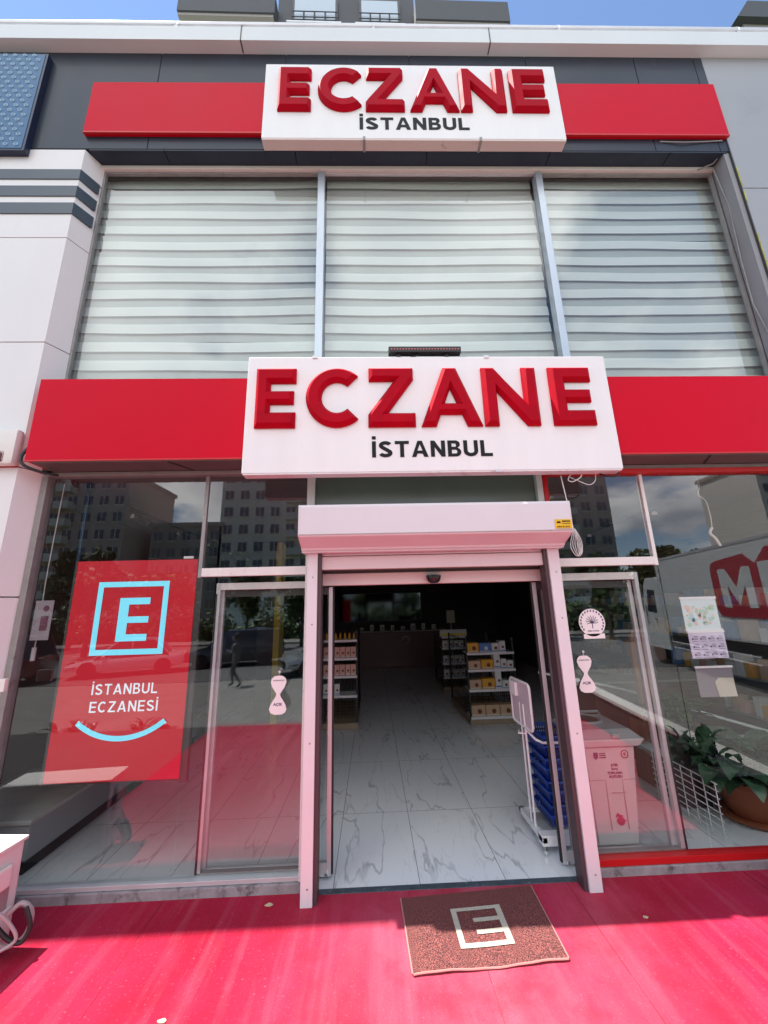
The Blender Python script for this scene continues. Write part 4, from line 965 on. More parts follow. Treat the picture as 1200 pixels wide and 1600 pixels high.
# left unit
gondola('black wire shelf unit with pink cartons just inside the entrance on the left', -.53, 3.5, .56, 1.5, 1.48, (.50, .79, 1.06, 1.34-.0), None, 1)
rows = (('lowest stocked shelf', .50), ('middle stocked shelf', .79), ('highest stocked shelf', 1.06))
for rn, z in rows:
    for k in range(6):
        if rn.startswith('lowest') and k > 2: continue
        product('carton number %s from left, %s of left shelf unit' % (['one', 'two', 'three', 'four', 'five', 'six'][k], rn), 'pink_box' if not rn.startswith('lowest') else 'white_box', -.76+k*.088, 3.50, z, .08, .165, .1)
for k in range(7):
    b_ = thing('spray_bottle', 'slim amber bottle, %s from the left on top of the left shelf unit' % ['first', 'second', 'third', 'fourth', 'fifth', 'sixth', 'seventh'][k], 'bottle', (-.76+k*.075, 3.55, 1.34), 'bottles on the left shelf unit')
    x = -.76+k*.075; MB().lathe([(.016, 1.34), (.018, 1.35), (.018, 1.41), (.008, 1.435), (.008, 1.445)], x, 3.55, 12).build('body', 'orange_box', b_, smooth=True); MB().lathe([(.01, 1.445), (.01, 1.475), (.004, 1.48)], x, 3.55, 10).build('cap', 'rubber', b_)
# right unit
gondola('black wire shelf unit with orange and beige cartons on the right behind the entrance', 1.93, 3.5, .80, 1.5, 1.30, (.12, .52, .82, 1.08), None, 2)
nm = ['leftmost', 'second', 'third', 'fourth', 'rightmost']
for rn, z, items in (('lowest shelf', .12, [('beige_box', .22, .16)]*3),
                 ('second shelf up', .52, [('beige_box', .19, .14), ('orange_box', .21, .15), ('white_box', .10, .27), ('white_box', .10, .12)]),
                 ('third shelf up', .82, [('beige_box', .2, .13), ('orange_box', .2, .14), ('white_box', .1, .25), ('white_box', .09, .15), ('white_box', .1, .12)]),
                 ('top shelf', 1.08, [('orange_box', .19, .15), ('blue_box', .19, .14), ('white_box', .12, .14), ('white_box', .1, .17)])):
    x = 1.56
    for k, (kd, w_, h_) in enumerate(items):
        product('%s %s carton, number %s from left, %s of right shelf unit' % ('tall' if h_ > .2 else 'low', kd.split('_')[0], ['one', 'two', 'three', 'four', 'five'][k], rn), kd, x+w_/2, 3.50, z, w_, h_)
        x += w_+.012
gondola('second black shelf unit further back on the right of the aisle', 1.82, 5.9, .56, 1.1, 1.22, (.3, .59, .91, 1.15), None, 3)
for z, rn in ((.30, 'lowest'), (.59, 'middle'), (.91, 'upper')):
    for k in range(4): product('pale carton number %s from the left on the %s shelf of the rear shelf unit' % (['one', 'two', 'three', 'four'][k], rn), 'white_box', 1.62+k*.125, 5.90, z, .11, .15)
t = thing('header_board', 'pale header board with green band on top of the rear shelf unit', 'header board', (1.9, 5.9, 1.16)); MB().box(1.52, 2.12, 5.86, 5.9, 1.16, 1.30).build('board', 'white_box', t); MB().box(1.53, 2.11, 5.855, 5.8595, 1.17, 1.22).build('band', 'yellow', t)
# counter
t = thing('service_counter', 'dark red service counter at the back of the shop', 'counter', (.9, 9.6, 0))
MB().box(-.5, 2.3, 9.5, 10.1, 0, 1.05, .01).build('body', 'counter_red', t); MB().box(-.55, 2.35, 9.45, 10.15, 1.05, 1.09, .005).build('top', 'frame_grey', t)
MB().tube([(1.05+.1*math.cos(q), 9.488, .8+.1*math.sin(q)) for q in [2*math.pi*k/20 for k in range(21)]], .012, 6).build('ring_logo', 'white_box', t)
random.seed(21)
for k in range(8):
    x = -.35+k*.33; hh = random.uniform(.08, .22)
    product('small item number %s from the left standing on the back counter' % ['one', 'two', 'three', 'four', 'five', 'six', 'seven', 'eight'][k], 'white_box', x, 9.6, 1.09, .1+.02*(k % 3), round(hh, 2))
t = thing('notice_stand', 'white notice on a post standing by the rear shelf unit', 'notice stand', (2.3, 8.5, 0)); MB().tube([(2.3, 8.5, 0), (2.3, 8.5, 1.35)], .012).build('post', 'alu', t); MB().box(2.18, 2.42, 8.47, 8.49, 1.32, 1.68).build('sheet', mat('pale_sheet', (.6, .6, .45), .5), t); MB().box(2.10, 2.5, 8.3, 8.7, 0, .02).build('foot', 'black_metal', t)  # sheet is a plain pale yellowish colour, no emission
t = thing('wall_mirror', 'wide dark mirror on the back wall reflecting the bright street', 'mirror', (.5, 11.8, 1.3)); MB().box(-1.3, 1.9, 11.82, 11.88, 1.25, 2.35).build('frame', 'black_metal', t)
mm = mat('mirror_glass', (.08, .085, .09), .06, metal=1); MB().box(-1.24, 1.84, 11.81, 11.822, 1.3, 2.3).build('mirror_pane', mm, t)
# right interior displays
t = thing('wooden_board', 'tall rounded wooden board standing behind the right door glass', 'display board', (2.95, 1.25, 0))
g = MB(); pts = [(2.86, .35), (3.0, .35), (3.04, .8), (3.05, 1.35), (3.03, 1.5), (2.97, 1.56), (2.90, 1.56), (2.84, 1.5), (2.82, 1.35), (2.83, .8)]; g.prism(pts, 'y', 1.2, 1.24); g.build('board', 'wood', t)
MB().box(2.86, 2.90, 1.24, 1.5, 0, .6).box(2.97, 3.0, 1.24, 1.5, 0, .6).box(2.84, 3.02, 1.2, 1.5, .3, .35).build('stand', 'wood', t)
for k in range(4):
    t = thing('wall_shelf', '%s long glass display shelf with packets on the right interior wall' % ['lowest', 'second lowest', 'second highest', 'highest'][k], 'shelf', (4.6, 2.0, .5+k*.42), 'display shelves on the right interior wall')
    MB().box(4.42, 4.73, .4, 5.5, .5+k*.42, .515+k*.42).build('board', 'frame_grey', t)
    random.seed(40+k); y = .5; pk = 0
    gs = {n_: MB() for n_ in ('white_box', 'blue_box', 'pink_box', 'beige_box', 'orange_box')}
    while y < 5.3:
        w_ = random.uniform(.06, .14); kd = random.choice(['white_box', 'white_box', 'blue_box', 'pink_box', 'beige_box', 'orange_box'])
        if random.random() < .8:
            gs[kd].box(4.45, 4.6, y, y+w_, .516+k*.42, .516+k*.42+random.uniform(.1, .26))
        y += w_+.02
    for n_, g in gs.items():
        o = g.build('packet_row', n_, t); 
# waste medicine bin
bn = thing('waste_medicine_bin', 'white wheeled waste medicine bin with grey lid behind the right glass', 'bin', (1.87, .45, 0))
def frustum(mb, a, b, z0, z1):
    (x0, x1, y0, y1), (X0_, X1_, Y0_, Y1_) = a, b
    v = [mb.bm.verts.new(p) for p in ((x0, y0, z0), (x1, y0, z0), (x1, y1, z0), (x0, y1, z0), (X0_, Y0_, z1), (X1_, Y0_, z1), (X1_, Y1_, z1), (X0_, Y1_, z1))]
    for f in ((0, 3, 2, 1), (4, 5, 6, 7), (0, 1, 5, 4), (1, 2, 6, 5), (2, 3, 7, 6), (3, 0, 4, 7)): mb.bm.faces.new([v[i] for i in f])
    return mb
g = frustum(MB(), (1.70, 2.04, .27, .60), (1.665, 2.095, .235, .70), .03, .74)
bmesh.ops.bevel(g.bm, geom=list(g.bm.edges), offset=.018, segments=3, affect='EDGES'); g.build('body', 'bin_plastic', bn, smooth=True)
g = frustum(MB(), (1.645, 2.12, .21, .73), (1.63, 2.165, .195, .75), .735, .79); bmesh.ops.bevel(g.bm, geom=list(g.bm.edges), offset=.008, segments=2, affect='EDGES'); g.build('rim', 'bin_plastic', bn, smooth=True)
g = frustum(MB(), (1.64, 2.15, .205, .74), (1.70, 2.08, .26, .68), .79, .85); g.build('lid', 'bin_grey', bn)
MB().lathe([(.14, .848), (.15, .87), (.135, .885), (.12, .872), (.10, .855)], 1.82, .47, 28).build('lid_ring', 'bin_grey', bn, smooth=True)
MB().disc((1.82, .47, .874), .118, 'z', .004, 28).build('lid_opening', 'frame_dark', bn)
MB().box(1.90, 1.96, .19, .215, .80, .83, .004).build('lock', 'alu', bn)
g = MB(); g.tube([(1.80, .66, .80), (1.80, .74, .86), (2.1, .74, .86), (2.1, .66, .80)], .012); g.build('handle', 'bin_grey', bn)
for x in (1.66, 2.04): MB().lathe([(.0005, -.02), (.05, -.02), (.06, -.012), (.06, .012), (.05, .02), (.0005, .02)], 0, 0, 20).build('wheel', 'rubber', bn, xf=Matrix.Translation((x+.02, .66, .062)) @ Matrix.Rotation(R(90), 4, 'Y'))
g = MB()
for (a_, b_, z) in ((1.69, 1.82, .49), (1.96, 2.07, .49)): g.box(a_, b_, .244, .252, z, z+.004)
g.box(1.86, 1.975, .243, .249, .40, .404); g.box(1.82, 1.824, .246, .254, .15, .49); g.box(1.955, 1.959, .246, .254, .15, .49); g.build('moulding_line', mat('mould', (.5, .42, .43), .5), bn)
ynf = .2355
def btxt(s, x0, x1, z0, z1, y=None, m='ink'): text('lettering', s, m, bn, x0, x1, z0, z1, y if y else ynf+.0, .003, .03)
btxt('ATIK', 1.875, 1.935, .588, .606, .2405); btxt('İLAÇ', 1.878, 1.930, .560, .581, .2415); btxt('TOPLAMA', 1.842, 1.965, .532, .550, .243); btxt('KUTUSU', 1.855, 1.96, .505, .523, .2445)
g = MB(); g.prism([(1.745, .69), (1.78, .69), (1.78, .655), (1.7625, .64), (1.745, .655)], 'y', .232, .237); g.build('crest', 'ink', bn)
for k, s_ in enumerate(('ANKARA', 'BÜYÜKŞEHİR', 'BELEDİYESİ')): btxt(s_, 1.792, 1.845, .677-k*.014, .686-k*.014, .2375)
g = MB(); g.tube([(2.0+.028*math.cos(q), .2365, .672+.028*math.sin(q)) for q in [2*math.pi*k/24 for k in range(25)]], .0035, 6); g.build('round_logo', 'truck_red', bn)
btxt('E', 1.992, 2.008, .662, .682, .2375, 'truck_red')
g = MB(); g.prism([(1.865, .235), (1.885, .262), (1.90, .25), (1.93, .238)], 'y', .249, .2555); g.disc((1.905, .2545, .205), .03, 'y', .004, 10); g.box(1.87, 1.945, .2515, .2555, .205, .212); g.build('recycling_print', mat('pinkprint', (.5, .06, .12), .5), bn)
# potted plants
def leaves(name, m, parent, cx, cy, z0, n, L0, L1, spread, seed, w=.32, up=(20, 75)):
    random.seed(seed); g = MB()
    for k in range(n):
        az = random.uniform(0, 6.28); el = R(random.uniform(*up)); ln = random.uniform(L0, L1); wd = ln*w*.5
        sx, sy = cx+random.uniform(-spread, spread), cy+random.uniform(-spread, spread)
        p = Vector((sx, sy, z0+random.uniform(0, .1))); pr = None; segs = 6
        side = Vector((-math.sin(az), math.cos(az), 0))
        for i in range(segs+1):
            u = i/segs; ww = wd*math.sin(math.pi*min(1, .08+u*.92))**.8*(1 if u < 1 else .02)
            e2 = el-u*u*1.9; d = Vector((math.cos(az)*math.cos(e2), math.sin(az)*math.cos(e2), math.sin(e2)))
            cur = (g.bm.verts.new(p-side*ww+Vector((0, 0, ww*.3))), g.bm.verts.new(p), g.bm.verts.new(p+side*ww+Vector((0, 0, ww*.3))))
            if pr:
                g.bm.faces.new((pr[0], cur[0], cur[1], pr[1])); g.bm.faces.new((pr[1], cur[1], cur[2], pr[2]))
            pr = cur; p = p+d*(ln/segs)
    return g.build(name, m, parent, smooth=True)
pt = thing('potted_plant', 'broad leaved plant in a terracotta pot inside the right window', 'potted plant', (3.33, .62, 0))
MB().lathe([(.16, .03), (.18, .05), (.255, .28), (.28, .29), (.28, .34), (.255, .34), (.24, .30)], 3.30, .62, 40).build('pot', 'terracotta', pt, smooth=True)
MB().lathe([(.18, .0), (.24, .01), (.265, .035), (.25, .04), (.18, .03)], 3.30, .62, 40).build('saucer', 'terracotta', pt, smooth=True)
MB().disc((3.30, .62, .305), .235, 'z', .01).build('soil', 'soil', pt)
leaves('foliage', 'leaf_big', pt, 3.22, .55, .34, 170, .22, .42, .22, 4, .45, (5, 80))
pl = thing('potted_plant', 'trailing green plant in a dark pot behind the hanging notices', 'potted plant', (2.95, .9, 0))
MB().lathe([(.1, .52), (.14, .7), (.15, .72), (.13, .72)], 2.98, .95, 28).build('pot', 'rubber', pl, smooth=True)
MB().box(2.85, 3.1, .82, 1.08, 0, .52).build('stand', 'frame_dark', pl)
leaves('foliage', 'leaf', pl, 2.98, .9, .7, 60, .16, .34, .12, 8, .25, (-10, 80))
dsp = thing('wire_display_table', 'white display shelf with wire grid side under the notices', 'display rack', (3.2, .8, 0))
MB().box(2.78, 4.2, .92, 1.35, .385, .42, .004).build('top', 'white_metal', dsp)
g = MB()
for k in range(7): g.tube([(2.74-.0*k, .30+k*.12, .02), (2.74, .30+k*.12, .42)], .0045, 6)
for k in range(8): g.tube([(2.74, .28, .05+k*.052), (2.74, 1.05, .05+k*.052)], .0045, 6)
g.build('wire_side', 'white_metal', dsp)
t = thing('sloped_rail', 'pale sloping rail running behind the right door glass', 'rail', (2.5, 1.3, .6)); MB().tube([(2.05, 1.9, 1.02), (2.9, 1.6, .86), (3.7, 1.25, .62), (4.3, 1.0, .45)], .014).build('bar', 'white_metal', t, smooth=True)
t = thing('low_cabinet', 'dark brown low cabinet behind the wooden board', 'cabinet', (3.3, 2.2, 0)); MB().box(2.75, 4.4, 1.95, 2.4, 0, .85, .01).build('body', 'wall_brown', t); MB().box(2.73, 4.42, 1.93, 2.42, .85, .88, .004).build('top', 'frame_grey', t)
# basket stand with blue baskets
bk = thing('basket_stand', 'white tubular stand holding blue baskets beside the open door', 'basket stand', (1.45, .45, 0))
MB().box(1.27, 1.62, .25, .33, .06, .13, .004).box(1.27, 1.31, .25, .74, .08, .12, .003).box(1.27, 1.62, .70, .74, .08, .12, .003).build('base', 'white_metal', bk)
g = MB()
g.tube([(1.29, .50, .1), (1.285, .50, 1.02)], .009); g.tube([(1.29, .42, .1), (1.285, .42, 1.02)], .009)
g.tube([(1.56, .30, .12), (1.555, .30, .70), (1.54, .30, .735), (1.50, .30, .75), (1.38, .31, .75), (1.33, .33, .77), (1.29, .42, .82)], .010)
g.tube([(1.25, .48, .80), (1.23, .44, .79), (1.29, .42, .79)], .006)
g.build('tube_frame', 'white_metal', bk, smooth=True)
for x in (1.295, 1.6): MB().lathe([(.0005, 0), (.018, .004), (.02, .03), (.01, .06)], x, .27, 14).build('castor', 'chrome', bk)
sg = thing('sign_holder', 'white rounded sign frame clipped to the top of the basket stand', 'sign holder', (1.29, .46, .95))
g = MB(); xx = 1.285; y0, y1, z0, z1, rr = .27, .66, .84, 1.20, .04
lp = []
for (cy_, cz_, a0) in ((y1-rr, z1-rr, 0), (y0+rr, z1-rr, 90), (y0+rr, z0+rr, 180), (y1-rr, z0+rr, 270)):
    for k in range(5): a = R(a0+k*22.5); lp.append((xx, cy_+rr*math.cos(a), cz_+rr*math.sin(a)))
XS = Matrix.Translation((xx, .46, 0)) @ Matrix.Rotation(R(3), 4, 'Z') @ Matrix.Translation((-xx, -.46, 0))
g.tube(lp+[lp[0]], .011, 8); g.build('frame', 'white_metal', sg, smooth=True, xf=XS)
MB().prism([(p[1], p[2]) for p in lp], 'x', xx-.002, xx+.002).build('board', mat('holder_board', (.55, .5, .53), .5), sg, xf=XS)
MB().box(xx-.03, xx-.004, .50, .62, 1.07, 1.18, .003).build('leaflet', 'paper', sg, xf=XS)
bp = None
for k in range(8):
    lab = 'blue plastic shopping basket, %s in the stack by the door' % ['lowest', 'second from the bottom', 'third from the bottom', 'fourth from the bottom', 'fourth from the top', 'third from the top', 'second from the top', 'topmost'][k]
    if bp is None:
        bp = thing('shopping_basket', lab, 'basket', (0, 0, 0), 'blue shopping baskets nested in the stand')
        g = MB(); a = (-.125, .125, -.17, .17); b = (-.145, .145, -.20, .20); t_ = .004
        for (s0, s1, u0, u1) in ((a[0], a[1], a[2], a[2]+t_),):
            pass
        def wallq(p0, p1, q0, q1): g.quad(p0, p1, q1, q0)
        z0, z1 = 0, .085; n = 11
        def ring(z, f): return [(-.125-f*.02, -.17-f*.03), (.125+f*.02, -.17-f*.03), (.125+f*.02, .17+f*.03), (-.125-f*.02, .17+f*.03)]
        lo_, hi_ = ring(0, 0), ring(1, 1)
        for i in range(4):
            p, q = Vector((*lo_[i], 0)), Vector((*lo_[(i+1) % 4], 0)); P_, Q_ = Vector((*hi_[i], .085)), Vector((*hi_[(i+1) % 4], .085))
            for (ua, ub) in [(j/n+.0, j/n+.055) for j in range(n)]:
                a1, a2 = p.lerp(q, ua), p.lerp(q, ub); b1, b2 = P_.lerp(Q_, ua), P_.lerp(Q_, ub); g.quad(a1, a2, b2, b1)
            for (va, vb) in ((0, .2), (.7, 1)):
                g.quad(p.lerp(P_, va), q.lerp(Q_, va), q.lerp(Q_, vb), p.lerp(P_, vb))
        g.box(-.125, .125, -.17, .17, 0, .004)
        g.build('body', 'basket_blue', bp)
        g = MB(); hh = [(x, y, .087) for x, y in hi_]; g.tube(hh+[hh[0]], .009, 6); g.build('rim', mat('blue_rim', (.012, .06, .36), .3), bp)
        g = MB(); g.tube([(-.14, -.0, .085), (-.12, .0, .093), (.12, .0, .093), (.14, 0, .085)], .007, 6); g.build('handle', 'rubber', bp)
        c = bp
    else: c = copy_tree(bp); tag(c, lab)
    c.location = (1.50, .49, .14+k*.082); c.scale = (.80, .9, .95); c.rotation_euler = (R(2 if k % 2 else -1), 0, R(random.uniform(-1.5, 1.5)))
# track lights
def track(label, p0, p1, n):
    t = thing('track_light', label, 'track light', p0); a, b = Vector(p0), Vector(p1)
    MB().tube([a, b], .018, 6).build('rail', 'black_metal', t)
    for k in range(n):
        q = a.lerp(b, (k+.25)/n); h = MB().tube([q+Vector((0, 0, -.02)), q+Vector((0, 0, -.07))], .012).tube([q+Vector((-.03, -.06, -.06)), q+Vector((.03, .07, -.11))], [.035, .045], 14).build('spotlight', 'black_metal', t, smooth=True)
        MB().tube([q+Vector((-.031, -.062, -.06)), q+Vector((-.032, -.064, -.06))], .03, 14).build('lens', 'lamp', h)
track('black ceiling track with spotlights behind the left window', (-2.35, .5, 2.86), (-2.42, 6.2, 2.86), 6)
track('black ceiling track with spotlights behind the right window', (3.2, .65, 2.86), (3.4, 5.0, 2.86), 3)
t = thing('blue_pipe', 'dark blue vertical pipe behind the top left of the shop window', 'pipe', (-2.35, .4, 1.9)); MB().tube([(-2.61, .35, 3.05), (-2.59, .35, 1.3)], .022).build('tube', mat('navy_pipe', (.01, .02, .06), .4), t)

# ------------------------------------------------------------------ TOWER ABOVE THE ROOF (behind the shop)
tw = thing('apartment_tower', 'dark apartment tower with balconies rising behind the shop roof', 'building', (0, 8, 7.9))
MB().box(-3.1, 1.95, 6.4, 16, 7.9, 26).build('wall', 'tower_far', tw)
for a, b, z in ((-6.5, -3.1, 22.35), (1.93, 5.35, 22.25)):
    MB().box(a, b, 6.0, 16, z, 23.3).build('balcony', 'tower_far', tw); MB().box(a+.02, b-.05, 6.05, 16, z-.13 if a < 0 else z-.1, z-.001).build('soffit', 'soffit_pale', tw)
for a, b in ((-2.55, -.9), (-.1, 1.4)):
    f = MB().box(a, b, 6.3, 6.38, 22.25, 23.9).build('window', 'frame_dark', tw); MB().box(a+.08, b-.08, 6.28, 6.299, 22.4, 23.8).build('pane', 'win_blind', f)
    g = MB()
    for k in range(5): g.box(a+.05+k*(b-a-.1)/4-.03, a+.05+k*(b-a-.1)/4+.03, 6.2, 6.24, 22.2, 22.9)
    for z in (22.3, 22.45, 22.6, 22.9): g.box(a, b, 6.19, 6.21, z, z+.03)
    g.build('balustrade', 'black_metal', tw); MB().box(a-.15, b+.15, 6.1, 6.4, 22.12, 22.2).build('sill', 'alu', tw)
t2 = thing('apartment_tower', 'edge of a second dark tower above the right end of the cornice', 'building', (16, 8, 7.9))
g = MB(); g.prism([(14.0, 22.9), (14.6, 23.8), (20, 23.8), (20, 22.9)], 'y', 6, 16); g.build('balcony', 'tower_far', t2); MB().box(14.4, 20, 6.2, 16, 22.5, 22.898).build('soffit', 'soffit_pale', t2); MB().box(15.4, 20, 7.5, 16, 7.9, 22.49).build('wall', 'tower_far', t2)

# ------------------------------------------------------------------ STREET SIDE (seen as reflections in the shop glass)
def tower(label, x0, x1, y1, y0, h, m, nx, nz, balc=None, wmat='win_dark'):
    """block between y0 (far) and y1 (near, facade facing +y)"""
    t = thing('apartment_block', label, 'building', ((x0+x1)/2, (y0+y1)/2, -.74), 'apartment blocks across the street')
    MB().box(x0, x1, y0, y1, -.74, h).build('wall', m, t); MB().box(x0-.3, x1+.3, y0-.3, y1+.3, h, h+.7).build('parapet', 'tower_c', t)
    w = (x1-x0)/nx; hh = (h-1.5)/nz; first = None
    for i in range(nx):
        for k in range(nz):
            cx, cz = x0+w*(i+.5), 1.4+hh*(k+.5)
            if first is None:
                g = MB(); g.box(-w*.27, w*.27, -.02, .06, -hh*.28, hh*.25); g.box(-w*.3, w*.3, .0, .16, -hh*.34, -hh*.28, 0, None, 1); g.box(-.05, .05, .06, .09, -hh*.28, hh*.25, 0, None, 1)
                first = o = g.build('window', [wmat, 'tower_b'], None); o.parent = t
            else: o = first.copy(); COL.objects.link(o); o.parent = t
            o.location = Vector((cx, y1, cz))-Vector(t.location)
            WL[o.name] = Vector((0, 0, 0))
    if balc:
        for (bx0, bx1, dep) in balc:
            for k in range(nz):
                z = 1.4+hh*k; MB().box(bx0, bx1, y1, y1+dep, z-.15, z+1.0).build('balcony', 'tower_b', t)
    return t
# first.location above is relative to the thing; mesh was built around the world origin
_old = WL
tower('tall brown apartment tower with rounded white balconies, reflected at the left', -50, -38, -56, -70, 23, 'tower_a', 5, 8, ((-50, -46, 1.4),))
tower('tall pale apartment tower with dark windows, reflected above the left door leaf', -25, -9.5, -60, -74, 31, 'tower_b', 6, 10, ((-14, -10, 1.2),))
tower('lower brown apartment block between the two towers', -36, -24.6, -60, -72, 15.2, 'tower_c', 5, 5)
tower('brown apartment tower reflected in the right transom window', 27, 41.5, -60, -74, 25, 'tower_a', 5, 8, ((31, 35, 1.2),))
tower('cream apartment tower reflected at the far right edge', 69, 84, -60, -72, 25, 'tower_b', 4, 8)
g = MB(); random.seed(4)
hp = [(-260+i*26, 9+5*math.sin(i*.9)+3*random.random()) for i in range(21)]
for (xa, za), (xb, zb) in zip(hp, hp[1:]): g.quad((xa, -330, -1), (xb, -330, -1), (xb, -380, zb*2.2), (xa, -380, za*2.2))
struct('hills', g, mat('hill', (.12, .13, .13), .9, var=.2, vscale=.05))

def crown(seed, n, rx, rz, leaf_s):
    random.seed(seed); bm = bmesh.new()
    cl = [(Vector((random.uniform(-.7, .7)*rx, random.uniform(-.7, .7)*rx, random.uniform(-.7, .75)*rz)), random.uniform(.25, .5)*rx) for _ in range(14)]
    for i in range(n):
        c, r = random.choice(cl); d = Vector([random.gauss(0, 1) for _ in range(3)]).normalized(); p = c+d*r*random.uniform(.5, 1.05)
        a = Vector([random.gauss(0, 1) for _ in range(3)]).normalized(); b = a.cross(Vector([random.gauss(0, 1) for _ in range(3)])).normalized(); s_ = leaf_s*random.uniform(.6, 1.4)
        bm.faces.new([bm.verts.new(p+q) for q in (a*s_, b*s_*.6, -a*s_, -b*s_*.6)])
    return bm
protos = []
def tree_proto(seed, rx, rz, m, label):
    t = thing('street_tree', label, 'tree', (0, 0, 0), 'trees along the street')
    g = MB(); g.tube([(0, 0, 0), (.05, 0, 1.0), (0, .05, 2.2), (.1, 0, 3.4)], [.16, .12, .1, .05]); 
    for k in range(6): a = k*1.05; g.tube([(0, 0, 1.7+k*.2), (math.cos(a)*rx*.35, math.sin(a)*rx*.35, 2.5+k*.25), (math.cos(a)*rx*.7, math.sin(a)*rx*.7, 3.1+k*.3)], [.06, .04, .015], 5)
    g.build('trunk', 'bark', t, smooth=True)
    mb = MB(); mb.bm.free(); mb.bm = crown(seed, 2600, rx, rz, .17); mb.bm.transform(Matrix.Translation((0, 0, 2.2+rz))); mb.build('crown', m, t, recalc=False); return t
pA = tree_proto(1, 1.9, 1.9, 'leaf', ''); pB = tree_proto(2, 1.7, 1.6, 'leaf2', '')
TR = [(-17.2, -21.5, 1.08, 0, 'green street tree left of the red poster reflection'), (-12.9, -22, .95, 1, 'yellowish street tree mirrored at the top of the red poster'), (-21.5, -26, 1.1, 0, 'green street tree furthest left along the road'),
      (-8.2, -23, .85, 0, 'low green tree behind the dark estate car'), (-4.9, -24.5, .8, 0, 'low green tree nearest the door line'), (-1.5, -25, .85, 1, 'yellowish tree behind the silver car'),
      (15.9, -23, .95, 0, 'green tree mirrored over the right transom bar'), (20.0, -22.5, 1.15, 1, 'taller yellowish tree behind the white lorry'), (12.6, -24, .75, 1, 'small yellowish tree mirrored left of the lorry cab'), (24.5, -25, 1.0, 0, 'green tree furthest right behind the lorry'), (5, -26, .9, 0, 'green tree straight across the street')]
used = set()
for i, (x, y, s_, kd, lab) in enumerate(TR):
    src = pB if kd else pA
    c = src if kd not in used else copy_tree(src); used.add(kd); c.location = (x, y, -.7); c.scale = (s_, s_, s_); c.rotation_euler = (0, 0, i*1.3); tag(c, lab)
# hedge line behind the road
g = MB(); g.bm.free(); g.bm = bmesh.new(); random.seed(6)
for i in range(16000):
    x = random.uniform(-34, 36); p = Vector((x, -30.5+random.gauss(0, .5), -.7+abs(random.gauss(0, 1))*(1.1+.5*math.sin(x*.7)+.4*math.sin(x*1.9)))); p.z = min(p.z, 2.6)
    a = Vector([random.gauss(0, 1) for _ in range(3)]).normalized(); b = a.cross(Vector([random.gauss(0, 1) for _ in range(3)])).normalized()
    g.bm.faces.new([g.bm.verts.new(p+q) for q in (a*.22, b*.14, -a*.22, -b*.14)])
tag(g.build('hedge', 'leaf', None, recalc=False), 'long rough hedge along the far side of the road', 'hedge', kind='stuff')

